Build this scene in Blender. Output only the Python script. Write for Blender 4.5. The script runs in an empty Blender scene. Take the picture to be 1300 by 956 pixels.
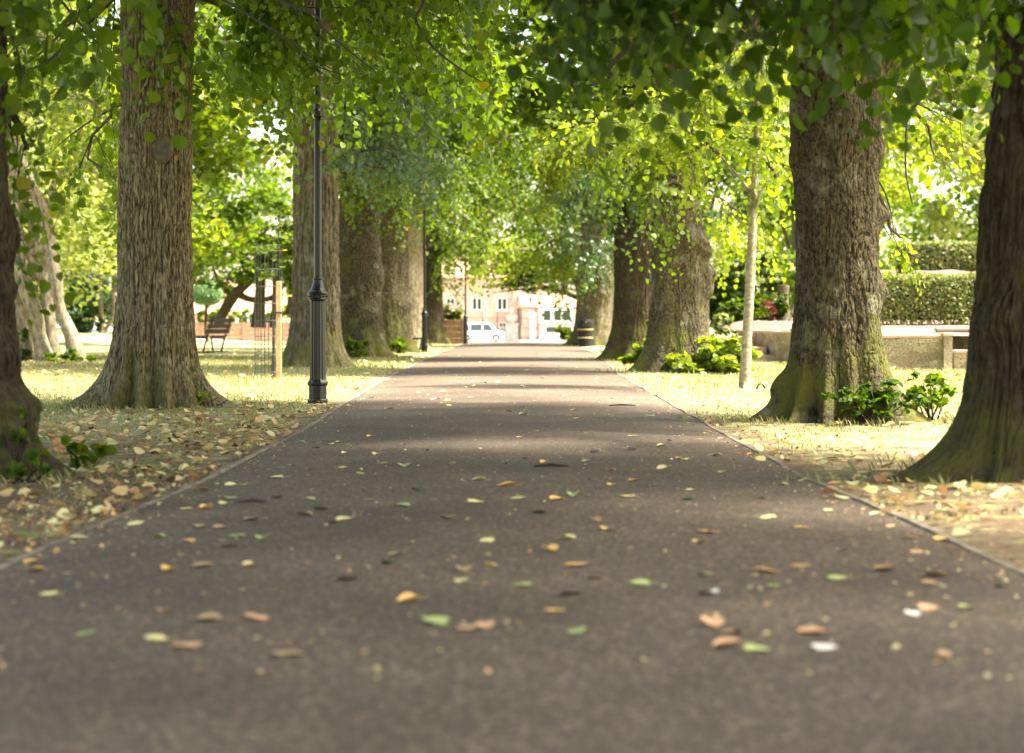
import bpy, math, random
import numpy as np
R = math.radians
rng = np.random.default_rng(11)
random.seed(5)

# ------------------------------------------------------------------ camera
sc = bpy.context.scene
C = sc.collection
EYE = 0.95
FPX = 2528.0                      # focal length in photo pixels (1300 wide), a 70 mm lens
cam_d = bpy.data.cameras.new('camera'); cam = bpy.data.objects.new('camera', cam_d); C.objects.link(cam)
cam.location = (0, 0, EYE); cam.rotation_euler = (R(90), 0, 0)
cam_d.sensor_width = 36; cam_d.lens = 70.0
cam_d.shift_y = -66.0 / 1300.0
cam_d.clip_start = 0.1; cam_d.clip_end = 3000
cam_d.dof.use_dof = True; cam_d.dof.focus_distance = 21.0; cam_d.dof.aperture_fstop = 2.3
sc.camera = cam

# ------------------------------------------------------------------ sky and sun
SUN_EL, SUN_AZ = 57.0, 97.0      # azimuth measured clockwise from +Y (the view direction)
w = bpy.data.worlds.new('World'); sc.world = w; w.use_nodes = True
nt = w.node_tree
sky = nt.nodes.new('ShaderNodeTexSky'); sky.sky_type = 'NISHITA'; sky.sun_disc = False
sky.sun_elevation = R(SUN_EL); sky.sun_rotation = R(SUN_AZ); sky.dust_density = 3.0; sky.air_density = 0.8; sky.ozone_density = 0.6
tw = nt.nodes.new('ShaderNodeMix'); tw.data_type = 'RGBA'; tw.blend_type = 'MULTIPLY'; tw.inputs[0].default_value = 1; tw.inputs[7].default_value = (1.14, 1.0, 0.76, 1)   # hazy warm summer sky
nt.links.new(sky.outputs[0], tw.inputs[6]); nt.links.new(tw.outputs[2], nt.nodes['Background'].inputs[0])
nt.nodes['Background'].inputs[1].default_value = 0.15
sd = bpy.data.lights.new('sun', 'SUN'); sd.energy = 4.6; sd.angle = R(7.0)   # thin high haze softens the edges of the shade
sd.energy = 4.8; sd.color = (1.0, 0.93, 0.82)
so = bpy.data.objects.new('sun', sd); C.objects.link(so)
so.rotation_euler = (R(90 - SUN_EL), 0, R(180 - SUN_AZ))
so.location = (20, -20, 40)
sc.view_settings.view_transform = 'Standard'; sc.view_settings.look = 'None'
sc.view_settings.exposure = 2.6; sc.view_settings.gamma = 1.0
sc.render.engine = 'CYCLES'
cy = sc.cycles
cy.max_bounces = 7; cy.diffuse_bounces = 4; cy.glossy_bounces = 2; cy.transmission_bounces = 4; cy.transparent_max_bounces = 4
cy.caustics_reflective = False; cy.caustics_refractive = False
cy.use_denoising = True
cy.sample_clamp_indirect = 6.0

# ------------------------------------------------------------------ helpers
def X(px, D): return (px - 650.0) / FPX * D
def Z(py, D): return EYE - (py - 412.0) / FPX * D
def at(px, py, D): return np.array([X(px, D), D, Z(py, D)])

def smooth(a, b, x):
    t = np.clip((x - a) / (b - a), 0, 1); return t * t * (3 - 2 * t)
def gz(x, y):
    """height of the ground"""
    x = np.asarray(x, float); y = np.asarray(y, float)
    z = -0.62 * smooth(98, 180, y) * smooth(-30, -14, x) 
    z = z + 0.055 * np.maximum(0, -x - 17) * smooth(50, 120, y)
    return z

def hash3(ix, iy, iz, seed):
    h = (ix.astype(np.int64) * 374761393 + iy.astype(np.int64) * 668265263 + iz.astype(np.int64) * 2147483647 + seed * 1274126177) & 0xffffffff
    h = ((h ^ (h >> 13)) * 1274126177) & 0xffffffff
    h = h ^ (h >> 16)
    return (h & 0xffff) / 65535.0
def vnoise(x, y, z, seed=0):
    x, y, z = np.broadcast_arrays(x, y, z)
    fx, fy, fz = np.floor(x), np.floor(y), np.floor(z)
    ux, uy, uz = x - fx, y - fy, z - fz
    ux = ux * ux * (3 - 2 * ux); uy = uy * uy * (3 - 2 * uy); uz = uz * uz * (3 - 2 * uz)
    r = 0
    for a in (0, 1):
        for b in (0, 1):
            for c in (0, 1):
                r = r + hash3(fx + a, fy + b, fz + c, seed) * (ux if a else 1 - ux) * (uy if b else 1 - uy) * (uz if c else 1 - uz)
    return r * 2 - 1

class Geo:
    """collects faces of any size into ONE mesh"""
    def __init__(s): s.V = []; s.L = []; s.S = []; s.M = []; s.T = []; s.n = 0
    def add(s, V, F, tint=0.5, mat=0):
        V = np.asarray(V, float).reshape(-1, 3); F = np.asarray(F, np.int64)
        if F.size == 0: return
        s.V.append(V); s.L.append((F + s.n).ravel()); s.S.append(np.full(len(F), F.shape[1])); s.M.append(np.full(len(F), mat))
        s.T.append(np.broadcast_to(np.asarray(tint, float), (len(V),)).copy()); s.n += len(V)
    def box(s, x0, x1, y0, y1, z0, z1, mat=0, rot=0, c=(0, 0), bev=0.0):
        b = bev
        if b <= 0:
            V = np.array([[x, y, z] for z in (z0, z1) for y in (y0, y1) for x in (x0, x1)], float)
            F4 = [[0, 2, 3, 1], [4, 5, 7, 6], [0, 1, 5, 4], [2, 6, 7, 3], [0, 4, 6, 2], [1, 3, 7, 5]]
            F3 = None
        else:
            V = []; idx = {}
            for i, x in enumerate((x0, x1)):
                for j, y in enumerate((y0, y1)):
                    for k, z in enumerate((z0, z1)):
                        sx = 1 if i == 0 else -1; sy = 1 if j == 0 else -1; sz = 1 if k == 0 else -1
                        for a in range(3):
                            idx[(i, j, k, a)] = len(V)
                            V.append([x + sx * b * (a != 0), y + sy * b * (a != 1), z + sz * b * (a != 2)])
            V = np.array(V); F4 = []
            for i in (0, 1):
                F4.append([idx[(i, 0, 0, 0)], idx[(i, 1, 0, 0)], idx[(i, 1, 1, 0)], idx[(i, 0, 1, 0)]])
                F4.append([idx[(0, i, 0, 1)], idx[(1, i, 0, 1)], idx[(1, i, 1, 1)], idx[(0, i, 1, 1)]])
                F4.append([idx[(0, 0, i, 2)], idx[(1, 0, i, 2)], idx[(1, 1, i, 2)], idx[(0, 1, i, 2)]])
            for i in (0, 1):
                for j in (0, 1):
                    F4.append([idx[(i, j, 0, 0)], idx[(i, j, 1, 0)], idx[(i, j, 1, 1)], idx[(i, j, 0, 1)]])
                    F4.append([idx[(i, 0, j, 0)], idx[(i, 1, j, 0)], idx[(i, 1, j, 2)], idx[(i, 0, j, 2)]])
                    F4.append([idx[(0, i, j, 1)], idx[(1, i, j, 1)], idx[(1, i, j, 2)], idx[(0, i, j, 2)]])
            F3 = [[idx[(i, j, k, a)] for a in range(3)] for i in (0, 1) for j in (0, 1) for k in (0, 1)]
        if rot or c != (0, 0):
            cs, sn = math.cos(rot), math.sin(rot)
            V = np.stack([c[0] + V[:, 0] * cs - V[:, 1] * sn, c[1] + V[:, 0] * sn + V[:, 1] * cs, V[:, 2]], 1)
        s.add(V, F4, mat=mat)
        if F3 is not None:
            n0 = s.n - len(V)
            s.L.append((np.array(F3) + n0).ravel()); s.S.append(np.full(8, 3)); s.M.append(np.full(8, mat))
    def tube(s, P, rad, sides=6, mat=0, tint=0.5, caps=True):
        P = np.asarray(P, float); n = len(P); rad = np.broadcast_to(np.asarray(rad, float), (n,))
        T = np.gradient(P, axis=0); T /= np.linalg.norm(T, axis=1)[:, None] + 1e-9
        ref = np.array([0.0, 0, 1]) if abs(T[0, 2]) < 0.9 else np.array([1.0, 0, 0])
        U = np.cross(T, ref); U /= np.linalg.norm(U, axis=1)[:, None] + 1e-9
        W = np.cross(T, U)
        a = np.arange(sides) / sides * 2 * np.pi
        V = P[:, None] + rad[:, None, None] * (np.cos(a)[None, :, None] * U[:, None] + np.sin(a)[None, :, None] * W[:, None])
        i = np.arange(n - 1)[:, None] * sides; j = np.arange(sides)[None]; k = (j + 1) % sides
        F = np.stack([i + j, i + k, i + sides + k, i + sides + j], -1).reshape(-1, 4)
        s.add(V, F, tint, mat)
        if caps:
            n0 = s.n - n * sides
            for base in (0, (n - 1) * sides):
                s.L.append(np.arange(sides) + n0 + base); s.S.append(np.array([sides])); s.M.append(np.array([mat]))
    def lathe(s, prof, c=(0, 0, 0), sides=24, mat=0, rot=0.0, flute=0.0):
        prof = np.asarray(prof, float); n = len(prof)
        a = np.arange(sides) / sides * 2 * np.pi + rot
        rr = prof[:, 0][:, None] * (1 - flute * (np.arange(sides) % 2)[None])
        V = np.stack([c[0] + rr * np.cos(a), c[1] + rr * np.sin(a), np.broadcast_to(c[2] + prof[:, 1][:, None], rr.shape)], -1)
        i = np.arange(n - 1)[:, None] * sides; j = np.arange(sides)[None]; k = (j + 1) % sides
        F = np.stack([i + j, i + k, i + sides + k, i + sides + j], -1).reshape(-1, 4)
        s.add(V, F, 0.5, mat)
        n0 = s.n - n * sides
        for base in (0, (n - 1) * sides):
            s.L.append(np.arange(sides) + n0 + base); s.S.append(np.array([sides])); s.M.append(np.array([mat]))
    def build(s, name, mats, parent=None, origin=None, smooth=False):
        V = np.concatenate(s.V); L = np.concatenate(s.L); S = np.concatenate(s.S); M = np.concatenate(s.M); T = np.concatenate(s.T)
        if origin is not None: V = V - np.asarray(origin, float)
        me = bpy.data.meshes.new(name)
        me.vertices.add(len(V)); me.vertices.foreach_set('co', V.astype(np.float32).ravel())
        me.loops.add(len(L)); me.loops.foreach_set('vertex_index', L.astype(np.int32))
        me.polygons.add(len(S)); st = np.concatenate([[0], np.cumsum(S)[:-1]])
        me.polygons.foreach_set('loop_start', st.astype(np.int32))
        if not isinstance(mats, (list, tuple)): mats = [mats]
        for m in mats: me.materials.append(m)
        me.polygons.foreach_set('material_index', M.astype(np.int32))
        me.polygons.foreach_set('use_smooth', np.full(len(S), bool(smooth)))
        at_ = me.attributes.new('tint', 'FLOAT', 'POINT'); at_.data.foreach_set('value', T.astype(np.float32))
        me.update(calc_edges=True)
        o = bpy.data.objects.new(name, me); C.objects.link(o)
        if parent is not None: o.parent = parent
        if origin is not None: o.location = origin
        return o

def tag(o, label, cat, group=None, kind=None):
    o['label'] = label; o['category'] = cat
    if group: o['group'] = group
    if kind: o['kind'] = kind
    return o
def thing(name, label, cat, loc, rz=0, group=None):
    o = bpy.data.objects.new(name, None); C.objects.link(o); o.location = loc; o.rotation_euler = (0, 0, rz)
    o.empty_display_size = 0.2
    return tag(o, label, cat, group)
def structure(o): o['kind'] = 'structure'; return o
def copy_tree(o, parent=None):
    c = o.copy(); C.objects.link(c); c.parent = parent
    for ch in list(o.children): copy_tree(ch, c)
    return c

# ------------------------------------------------------------------ materials
def mat(name, col, rough=0.7, metal=0.0, spec=0.5, var=0.0, scale=8.0, bump=0.0, bscale=40.0):
    m = bpy.data.materials.new(name); m.use_nodes = True; n = m.node_tree.nodes; l = m.node_tree.links
    b = n['Principled BSDF']; b.inputs['Roughness'].default_value = rough; b.inputs['Metallic'].default_value = metal
    b.inputs['Specular IOR Level'].default_value = spec
    b.inputs['Base Color'].default_value = (*col, 1)
    tc = n.new('ShaderNodeTexCoord')
    if var > 0:
        nz = n.new('ShaderNodeTexNoise'); nz.inputs['Scale'].default_value = scale; nz.inputs['Detail'].default_value = 6
        l.new(tc.outputs['Object'], nz.inputs['Vector'])
        cr = n.new('ShaderNodeValToRGB'); e = cr.color_ramp.elements
        e[0].position = 0.3; e[1].position = 0.7
        e[0].color = (*[c * (1 - var) for c in col], 1); e[1].color = (*[min(1, c * (1 + var)) for c in col], 1)
        l.new(nz.outputs['Fac'], cr.inputs['Fac']); l.new(cr.outputs[0], b.inputs['Base Color'])
    if bump > 0:
        nb = n.new('ShaderNodeTexNoise'); nb.inputs['Scale'].default_value = bscale; nb.inputs['Detail'].default_value = 5
        l.new(tc.outputs['Object'], nb.inputs['Vector'])
        bp = n.new('ShaderNodeBump'); bp.inputs['Strength'].default_value = bump; bp.inputs['Distance'].default_value = 0.01
        l.new(nb.outputs['Fac'], bp.inputs['Height']); l.new(bp.outputs[0], b.inputs['Normal'])
    return m

def leaf_mat(name, stops, trans=0.45, tcol=(2.35, 2.5, 0.40), rough=0.5, spec=0.22):
    """leaf blades: colour varies from leaf to leaf, light comes through them"""
    m = bpy.data.materials.new(name); m.use_nodes = True; n = m.node_tree.nodes; l = m.node_tree.links
    out = n['Material Output']; b = n['Principled BSDF']
    a = n.new('ShaderNodeAttribute'); a.attribute_name = 'tint'
    cr = n.new('ShaderNodeValToRGB'); el = cr.color_ramp.elements
    el[0].position = stops[0][0]; el[0].color = (*stops[0][1], 1); el[1].position = stops[-1][0]; el[1].color = (*stops[-1][1], 1)
    for p, c in stops[1:-1]:
        e = el.new(p); e.color = (*c, 1)
    l.new(a.outputs['Fac'], cr.inputs['Fac'])
    l.new(cr.outputs[0], b.inputs['Base Color']); b.inputs['Roughness'].default_value = rough; b.inputs['Specular IOR Level'].default_value = spec
    mx = n.new('ShaderNodeMix'); mx.data_type = 'RGBA'; mx.blend_type = 'MULTIPLY'; mx.inputs[0].default_value = 1; mx.clamp_result = False
    l.new(cr.outputs[0], mx.inputs[6]); mx.inputs[7].default_value = (*tcol, 1)
    t = n.new('ShaderNodeBsdfTranslucent'); l.new(mx.outputs[2], t.inputs['Color'])
    ms = n.new('ShaderNodeMixShader'); ms.inputs[0].default_value = trans
    l.new(b.outputs[0], ms.inputs[1]); l.new(t.outputs[0], ms.inputs[2]); l.new(ms.outputs[0], out.inputs['Surface'])
    return m

def bark_mat(name, c0, c1, moss=(0.088, 0.092, 0.018), moss_amt=0.7, lichen=0.3, ridge=(42, 42, 10), bump=1.0):
    m = bpy.data.materials.new(name); m.use_nodes = True; n = m.node_tree.nodes; l = m.node_tree.links
    b = n['Principled BSDF']; b.inputs['Roughness'].default_value = 0.92; b.inputs['Specular IOR Level'].default_value = 0.2
    g = n.new('ShaderNodeNewGeometry')
    mp = n.new('ShaderNodeMapping'); mp.inputs['Scale'].default_value = ridge; l.new(g.outputs['Position'], mp.inputs['Vector'])
    nz = n.new('ShaderNodeTexNoise'); nz.inputs['Scale'].default_value = 1; nz.inputs['Detail'].default_value = 8; nz.inputs['Roughness'].default_value = 0.65
    l.new(mp.outputs[0], nz.inputs['Vector'])
    cr = n.new('ShaderNodeValToRGB'); e = cr.color_ramp.elements
    e[0].position = 0.37; e[0].color = (*c0, 1); e[1].position = 0.62; e[1].color = (*c1, 1); l.new(nz.outputs['Fac'], cr.inputs['Fac'])
    # lichen: pale blotches
    n2 = n.new('ShaderNodeTexNoise'); n2.inputs['Scale'].default_value = 3.2; n2.inputs['Detail'].default_value = 9; n2.inputs['Roughness'].default_value = 0.7
    l.new(g.outputs['Position'], n2.inputs['Vector'])
    r2 = n.new('ShaderNodeMapRange'); r2.inputs[1].default_value = 0.53; r2.inputs[2].default_value = 0.68; r2.inputs[4].default_value = lichen; l.new(n2.outputs['Fac'], r2.inputs[0])
    m1 = n.new('ShaderNodeMix'); m1.data_type = 'RGBA'; l.new(r2.outputs[0], m1.inputs[0]); l.new(cr.outputs[0], m1.inputs[6]); m1.inputs[7].default_value = (0.27, 0.26, 0.19, 1)
    # moss, thicker towards the foot
    n3 = n.new('ShaderNodeTexNoise'); n3.inputs['Scale'].default_value = 2.1; n3.inputs['Detail'].default_value = 8; n3.inputs['Roughness'].default_value = 0.62
    l.new(g.outputs['Position'], n3.inputs['Vector'])
    sx = n.new('ShaderNodeSeparateXYZ'); l.new(g.outputs['Position'], sx.inputs[0])
    hz = n.new('ShaderNodeMapRange'); hz.inputs[1].default_value = 0.0; hz.inputs[2].default_value = 1.4; hz.inputs[3].default_value = 0.19; hz.inputs[4].default_value = 0.0; l.new(sx.outputs[2], hz.inputs[0])
    ad = n.new('ShaderNodeMath'); l.new(n3.outputs['Fac'], ad.inputs[0]); l.new(hz.outputs[0], ad.inputs[1])
    r3 = n.new('ShaderNodeMapRange'); r3.inputs[1].default_value = 0.56; r3.inputs[2].default_value = 0.72; r3.inputs[4].default_value = moss_amt; l.new(ad.outputs[0], r3.inputs[0])
    m2 = n.new('ShaderNodeMix'); m2.data_type = 'RGBA'; l.new(r3.outputs[0], m2.inputs[0]); l.new(m1.outputs[2], m2.inputs[6]); m2.inputs[7].default_value = (*moss, 1)
    l.new(m2.outputs[2], b.inputs['Base Color'])
    bp = n.new('ShaderNodeBump'); bp.inputs['Strength'].default_value = bump; bp.inputs['Distance'].default_value = 0.02
    l.new(nz.outputs['Fac'], bp.inputs['Height']); l.new(bp.outputs[0], b.inputs['Normal'])
    return m

M = {}
M['bark_ridged'] = bark_mat('ridged bark', (0.034, 0.026, 0.013), (0.28, 0.23, 0.135), lichen=0.25)
M['bark_dark'] = bark_mat('dark bark', (0.017, 0.013, 0.007), (0.060, 0.046, 0.026), lichen=0.15, moss_amt=0.6)
M['bark_mottled'] = bark_mat('mottled bark', (0.015, 0.012, 0.006), (0.096, 0.080, 0.043), lichen=0.55, ridge=(30, 30, 18), moss_amt=0.9)
M['bark_grey'] = bark_mat('grey bark', (0.042, 0.034, 0.020), (0.140, 0.118, 0.074), lichen=0.5, ridge=(20, 20, 8))
M['bark_pale'] = bark_mat('pale bark', (0.11, 0.09, 0.055), (0.30, 0.255, 0.17), lichen=0.4, ridge=(12, 12, 6), moss_amt=0.25)
M['bark_young'] = bark_mat('smooth young bark', (0.13, 0.115, 0.08), (0.30, 0.27, 0.205), lichen=0.3, ridge=(14, 14, 20), moss_amt=0.2, bump=0.25)
M['twig'] = mat('twig', (0.028, 0.020, 0.013), 0.85, var=0.3)
M['scar'] = mat('healed wood', (0.085, 0.070, 0.042), 0.85, var=0.35, scale=14, bump=0.6, bscale=30)
lime = [(0.0, (0.034, 0.060, 0.004)), (0.5, (0.056, 0.092, 0.006)), (0.93, (0.10, 0.135, 0.008)), (1.0, (0.28, 0.20, 0.02))]
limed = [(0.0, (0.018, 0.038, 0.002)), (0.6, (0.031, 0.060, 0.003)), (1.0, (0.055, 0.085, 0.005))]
limey = [(0.0, (0.08, 0.115, 0.014)), (0.5, (0.125, 0.165, 0.022)), (0.93, (0.20, 0.23, 0.035)), (1.0, (0.32, 0.24, 0.03))]
blueish = [(0.0, (0.030, 0.062, 0.022)), (0.5, (0.045, 0.085, 0.030)), (1.0, (0.075, 0.12, 0.035))]
M['leaf'] = leaf_mat('lime leaf', lime)
M['leaf_dark'] = leaf_mat('deep green and shaded leaf', limed, trans=0.42)  # shade of the near canopy is put into this colour; ivy and shrubs share it
M['leaf_yellow'] = leaf_mat('yellow green leaf', limey, trans=0.5)
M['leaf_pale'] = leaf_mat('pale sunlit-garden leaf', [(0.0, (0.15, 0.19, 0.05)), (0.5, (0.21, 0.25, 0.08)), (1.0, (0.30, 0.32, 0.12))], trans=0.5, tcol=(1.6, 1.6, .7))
M['leaf_grey'] = leaf_mat('grey green leaf', blueish, trans=0.35, rough=0.36, spec=0.6)
M['leaf_holly'] = leaf_mat('holly leaf', [(0, (0.012, 0.035, 0.012)), (1, (0.035, 0.075, 0.025))], trans=0.12, rough=0.55, spec=0.2)
M['leaf_red'] = leaf_mat('red leaf', [(0, (0.14, 0.04, 0.04)), (1, (0.28, 0.10, 0.08))], trans=0.3, tcol=(1.2, 0.8, 0.8))
M['leaf_topiary'] = leaf_mat('clipped conifer', [(0, (0.12, 0.21, 0.12)), (1, (0.20, 0.32, 0.17))], trans=0.15)
M['leaf_hedge'] = leaf_mat('hedge leaf', [(0, (0.09, 0.13, 0.035)), (0.6, (0.17, 0.21, 0.07)), (0.9, (0.27, 0.28, 0.12)), (1, (0.36, 0.28, 0.15))], trans=0.35, tcol=(1.5, 1.5, .7))
M['flower'] = leaf_mat('pale petals', [(0, (0.75, 0.45, 0.5)), (1, (0.85, 0.8, 0.78))], trans=0.3, tcol=(1, 1, 1))
M['blade'] = leaf_mat('grass blade', [(0, (0.15, 0.175, 0.055)), (0.6, (0.28, 0.28, 0.12)), (1, (0.42, 0.37, 0.20))], trans=0.3, tcol=(1.15, 1.15, 0.75))
M['iron'] = mat('black painted iron', (0.009, 0.010, 0.010), 0.33, spec=0.4, var=0.2, scale=20)
M['wire'] = mat('dark wire', (0.03, 0.035, 0.03), 0.5, metal=0.3)
M['stake'] = mat('new softwood', (0.40, 0.25, 0.12), 0.75, var=0.25, scale=12, bump=0.3)
M['bench_wood'] = mat('weathered bench timber', (0.030, 0.027, 0.024), 0.7, var=0.3, scale=9, bump=0.3)
M['planter_wood'] = mat('planter sleepers', (0.27, 0.16, 0.085), 0.8, var=0.35, scale=5, bump=0.4)
M['white_paint'] = mat('white paint', (0.78, 0.77, 0.74), 0.5, var=0.05)
M['car_white'] = mat('white car paint', (0.78, 0.79, 0.80), 0.25, spec=0.6)
M['glass'] = mat('dark window glass', (0.03, 0.045, 0.04), 0.08, spec=0.7)
M['tyre'] = mat('tyre rubber', (0.02, 0.02, 0.02), 0.8)
M['rim'] = mat('wheel rim', (0.5, 0.5, 0.5), 0.3, metal=0.8)
M['gold'] = mat('gold band', (0.55, 0.38, 0.14), 0.5, var=0.1)
M['bin'] = mat('black plastic', (0.012, 0.013, 0.017), 0.55, spec=0.25, var=0.15)
M['stone'] = mat('pale stone', (0.74, 0.72, 0.66), 0.85, var=0.15, scale=3, bump=0.3)
M['roof'] = mat('red roof tiles', (0.36, 0.19, 0.13), 0.85, var=0.25, scale=2.5, bump=0.4, bscale=12)
M['soil'] = mat('bare soil', (0.15, 0.095, 0.068), 0.95, var=0.4, scale=6, bump=0.6)
M['red_lamp'] = mat('red lens', (0.5, 0.02, 0.02), 0.3)
M['lens'] = mat('clear lens', (0.6, 0.62, 0.64), 0.15)
M['step'] = mat('stone step', (0.36, 0.27, 0.22), 0.9, var=0.2, scale=4, bump=0.4)

def brick_mat():
    m = bpy.data.materials.new('pink brick'); m.use_nodes = True; n = m.node_tree.nodes; l = m.node_tree.links
    b = n['Principled BSDF']; b.inputs['Roughness'].default_value = 0.9
    g = n.new('ShaderNodeNewGeometry'); mp = n.new('ShaderNodeMapping'); mp.inputs['Rotation'].default_value = (R(90), 0, 0)
    l.new(g.outputs['Position'], mp.inputs['Vector'])
    br = n.new('ShaderNodeTexBrick'); br.inputs['Color1'].default_value = (0.66, 0.42, 0.34, 1); br.inputs['Color2'].default_value = (0.55, 0.32, 0.25, 1)
    br.inputs['Mortar'].default_value = (0.5, 0.45, 0.4, 1); br.inputs['Scale'].default_value = 1.0
    br.inputs['Brick Width'].default_value = 0.225; br.inputs['Row Height'].default_value = 0.075; br.inputs['Mortar Size'].default_value = 0.01
    l.new(mp.outputs[0], br.inputs['Vector']); l.new(br.outputs[0], b.inputs['Base Color'])
    return m
M['brick'] = brick_mat()

def rubble_mat():
    m = bpy.data.materials.new('rubble stone wall'); m.use_nodes = True; n = m.node_tree.nodes; l = m.node_tree.links
    b = n['Principled BSDF']; b.inputs['Roughness'].default_value = 0.92
    g = n.new('ShaderNodeNewGeometry'); mp = n.new('ShaderNodeMapping'); mp.inputs['Scale'].default_value = (3.0, 3.0, 5.0); l.new(g.outputs['Position'], mp.inputs['Vector'])
    v = n.new('ShaderNodeTexVoronoi'); v.inputs['Scale'].default_value = 1.0; l.new(mp.outputs[0], v.inputs['Vector'])
    v2 = n.new('ShaderNodeTexVoronoi'); v2.feature = 'DISTANCE_TO_EDGE'; l.new(mp.outputs[0], v2.inputs['Vector'])
    hs = n.new('ShaderNodeSeparateColor'); l.new(v.outputs['Color'], hs.inputs[0])
    cr = n.new('ShaderNodeValToRGB'); e = cr.color_ramp.elements; e[0].color = (0.20, 0.16, 0.10, 1); e[1].color = (0.44, 0.37, 0.25, 1); l.new(hs.outputs[0], cr.inputs['Fac'])
    r = n.new('ShaderNodeMapRange'); r.inputs[1].default_value = 0.02; r.inputs[2].default_value = 0.08; l.new(v2.outputs['Distance'], r.inputs[0])
    mx = n.new('ShaderNodeMix'); mx.data_type = 'RGBA'; l.new(r.outputs[0], mx.inputs[0]); mx.inputs[6].default_value = (0.13, 0.11, 0.08, 1); l.new(cr.outputs[0], mx.inputs[7])
    l.new(mx.outputs[2], b.inputs['Base Color'])
    bp = n.new('ShaderNodeBump'); bp.inputs['Strength'].default_value = 0.7; bp.inputs['Distance'].default_value = 0.03; l.new(r.outputs[0], bp.inputs['Height']); l.new(bp.outputs[0], b.inputs['Normal'])
    return m
M['rubble'] = rubble_mat()

def ground_mat():
    m = bpy.data.materials.new('dry lawn'); m.use_nodes = True; n = m.node_tree.nodes; l = m.node_tree.links
    b = n['Principled BSDF']; b.inputs['Roughness'].default_value = 0.95; b.inputs['Specular IOR Level'].default_value = 0.15
    g = n.new('ShaderNodeNewGeometry')
    def noise(s, d=8, r=0.6):
        x = n.new('ShaderNodeTexNoise'); x.inputs['Scale'].default_value = s; x.inputs['Detail'].default_value = d; x.inputs['Roughness'].default_value = r
        l.new(g.outputs['Position'], x.inputs['Vector']); return x.outputs['Fac']
    cr = n.new('ShaderNodeValToRGB'); e = cr.color_ramp.elements
    e[0].position = 0.30; e[0].color = (0.16, 0.175, 0.065, 1); e[1].position = 0.68; e[1].color = (0.42, 0.37, 0.20, 1)
    x = e.new(0.5); x.color = (0.28, 0.275, 0.125, 1)
    l.new(noise(1.1, 10, 0.72), cr.inputs['Fac'])
    # bare earth: attribute 'tint' marks the worn places
    a = n.new('ShaderNodeAttribute'); a.attribute_name = 'tint'
    ad = n.new('ShaderNodeMath'); ad.operation = 'ADD'; l.new(a.outputs['Fac'], ad.inputs[0])
    sb = n.new('ShaderNodeMapRange'); sb.inputs[1].default_value = 0.25; sb.inputs[2].default_value = 0.75; sb.inputs[3].default_value = -0.55; sb.inputs[4].default_value = 0.72
    l.new(noise(3.5, 10, 0.7), sb.inputs[0]); l.new(sb.outputs[0], ad.inputs[1])
    r = n.new('ShaderNodeMapRange'); r.inputs[1].default_value = 0.42; r.inputs[2].default_value = 0.72; l.new(ad.outputs[0], r.inputs[0])
    d = n.new('ShaderNodeValToRGB'); e = d.color_ramp.elements; e[0].position = .3; e[1].position = .7; e[0].color = (0.095, 0.068, 0.045, 1); e[1].color = (0.20, 0.15, 0.095, 1); l.new(noise(14, 8, 0.7), d.inputs['Fac'])
    mx = n.new('ShaderNodeMix'); mx.data_type = 'RGBA'; l.new(r.outputs[0], mx.inputs[0]); l.new(cr.outputs[0], mx.inputs[6]); l.new(d.outputs[0], mx.inputs[7])
    fine = n.new('ShaderNodeValToRGB'); e = fine.color_ramp.elements; e[0].position = .35; e[1].position = .65; e[0].color = (.55, .52, .5, 1); e[1].color = (1.3, 1.3, 1.25, 1); l.new(noise(38, 8, 0.75), fine.inputs['Fac'])
    mf = n.new('ShaderNodeMix'); mf.data_type = 'RGBA'; mf.blend_type = 'MULTIPLY'; mf.inputs[0].default_value = .8; l.new(mx.outputs[2], mf.inputs[6]); l.new(fine.outputs[0], mf.inputs[7])
    l.new(mf.outputs[2], b.inputs['Base Color'])
    bp = n.new('ShaderNodeBump'); bp.inputs['Strength'].default_value = 0.9; bp.inputs['Distance'].default_value = 0.03; l.new(noise(25, 6, 0.7), bp.inputs['Height']); l.new(bp.outputs[0], b.inputs['Normal'])
    return m
M['ground'] = ground_mat()

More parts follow.
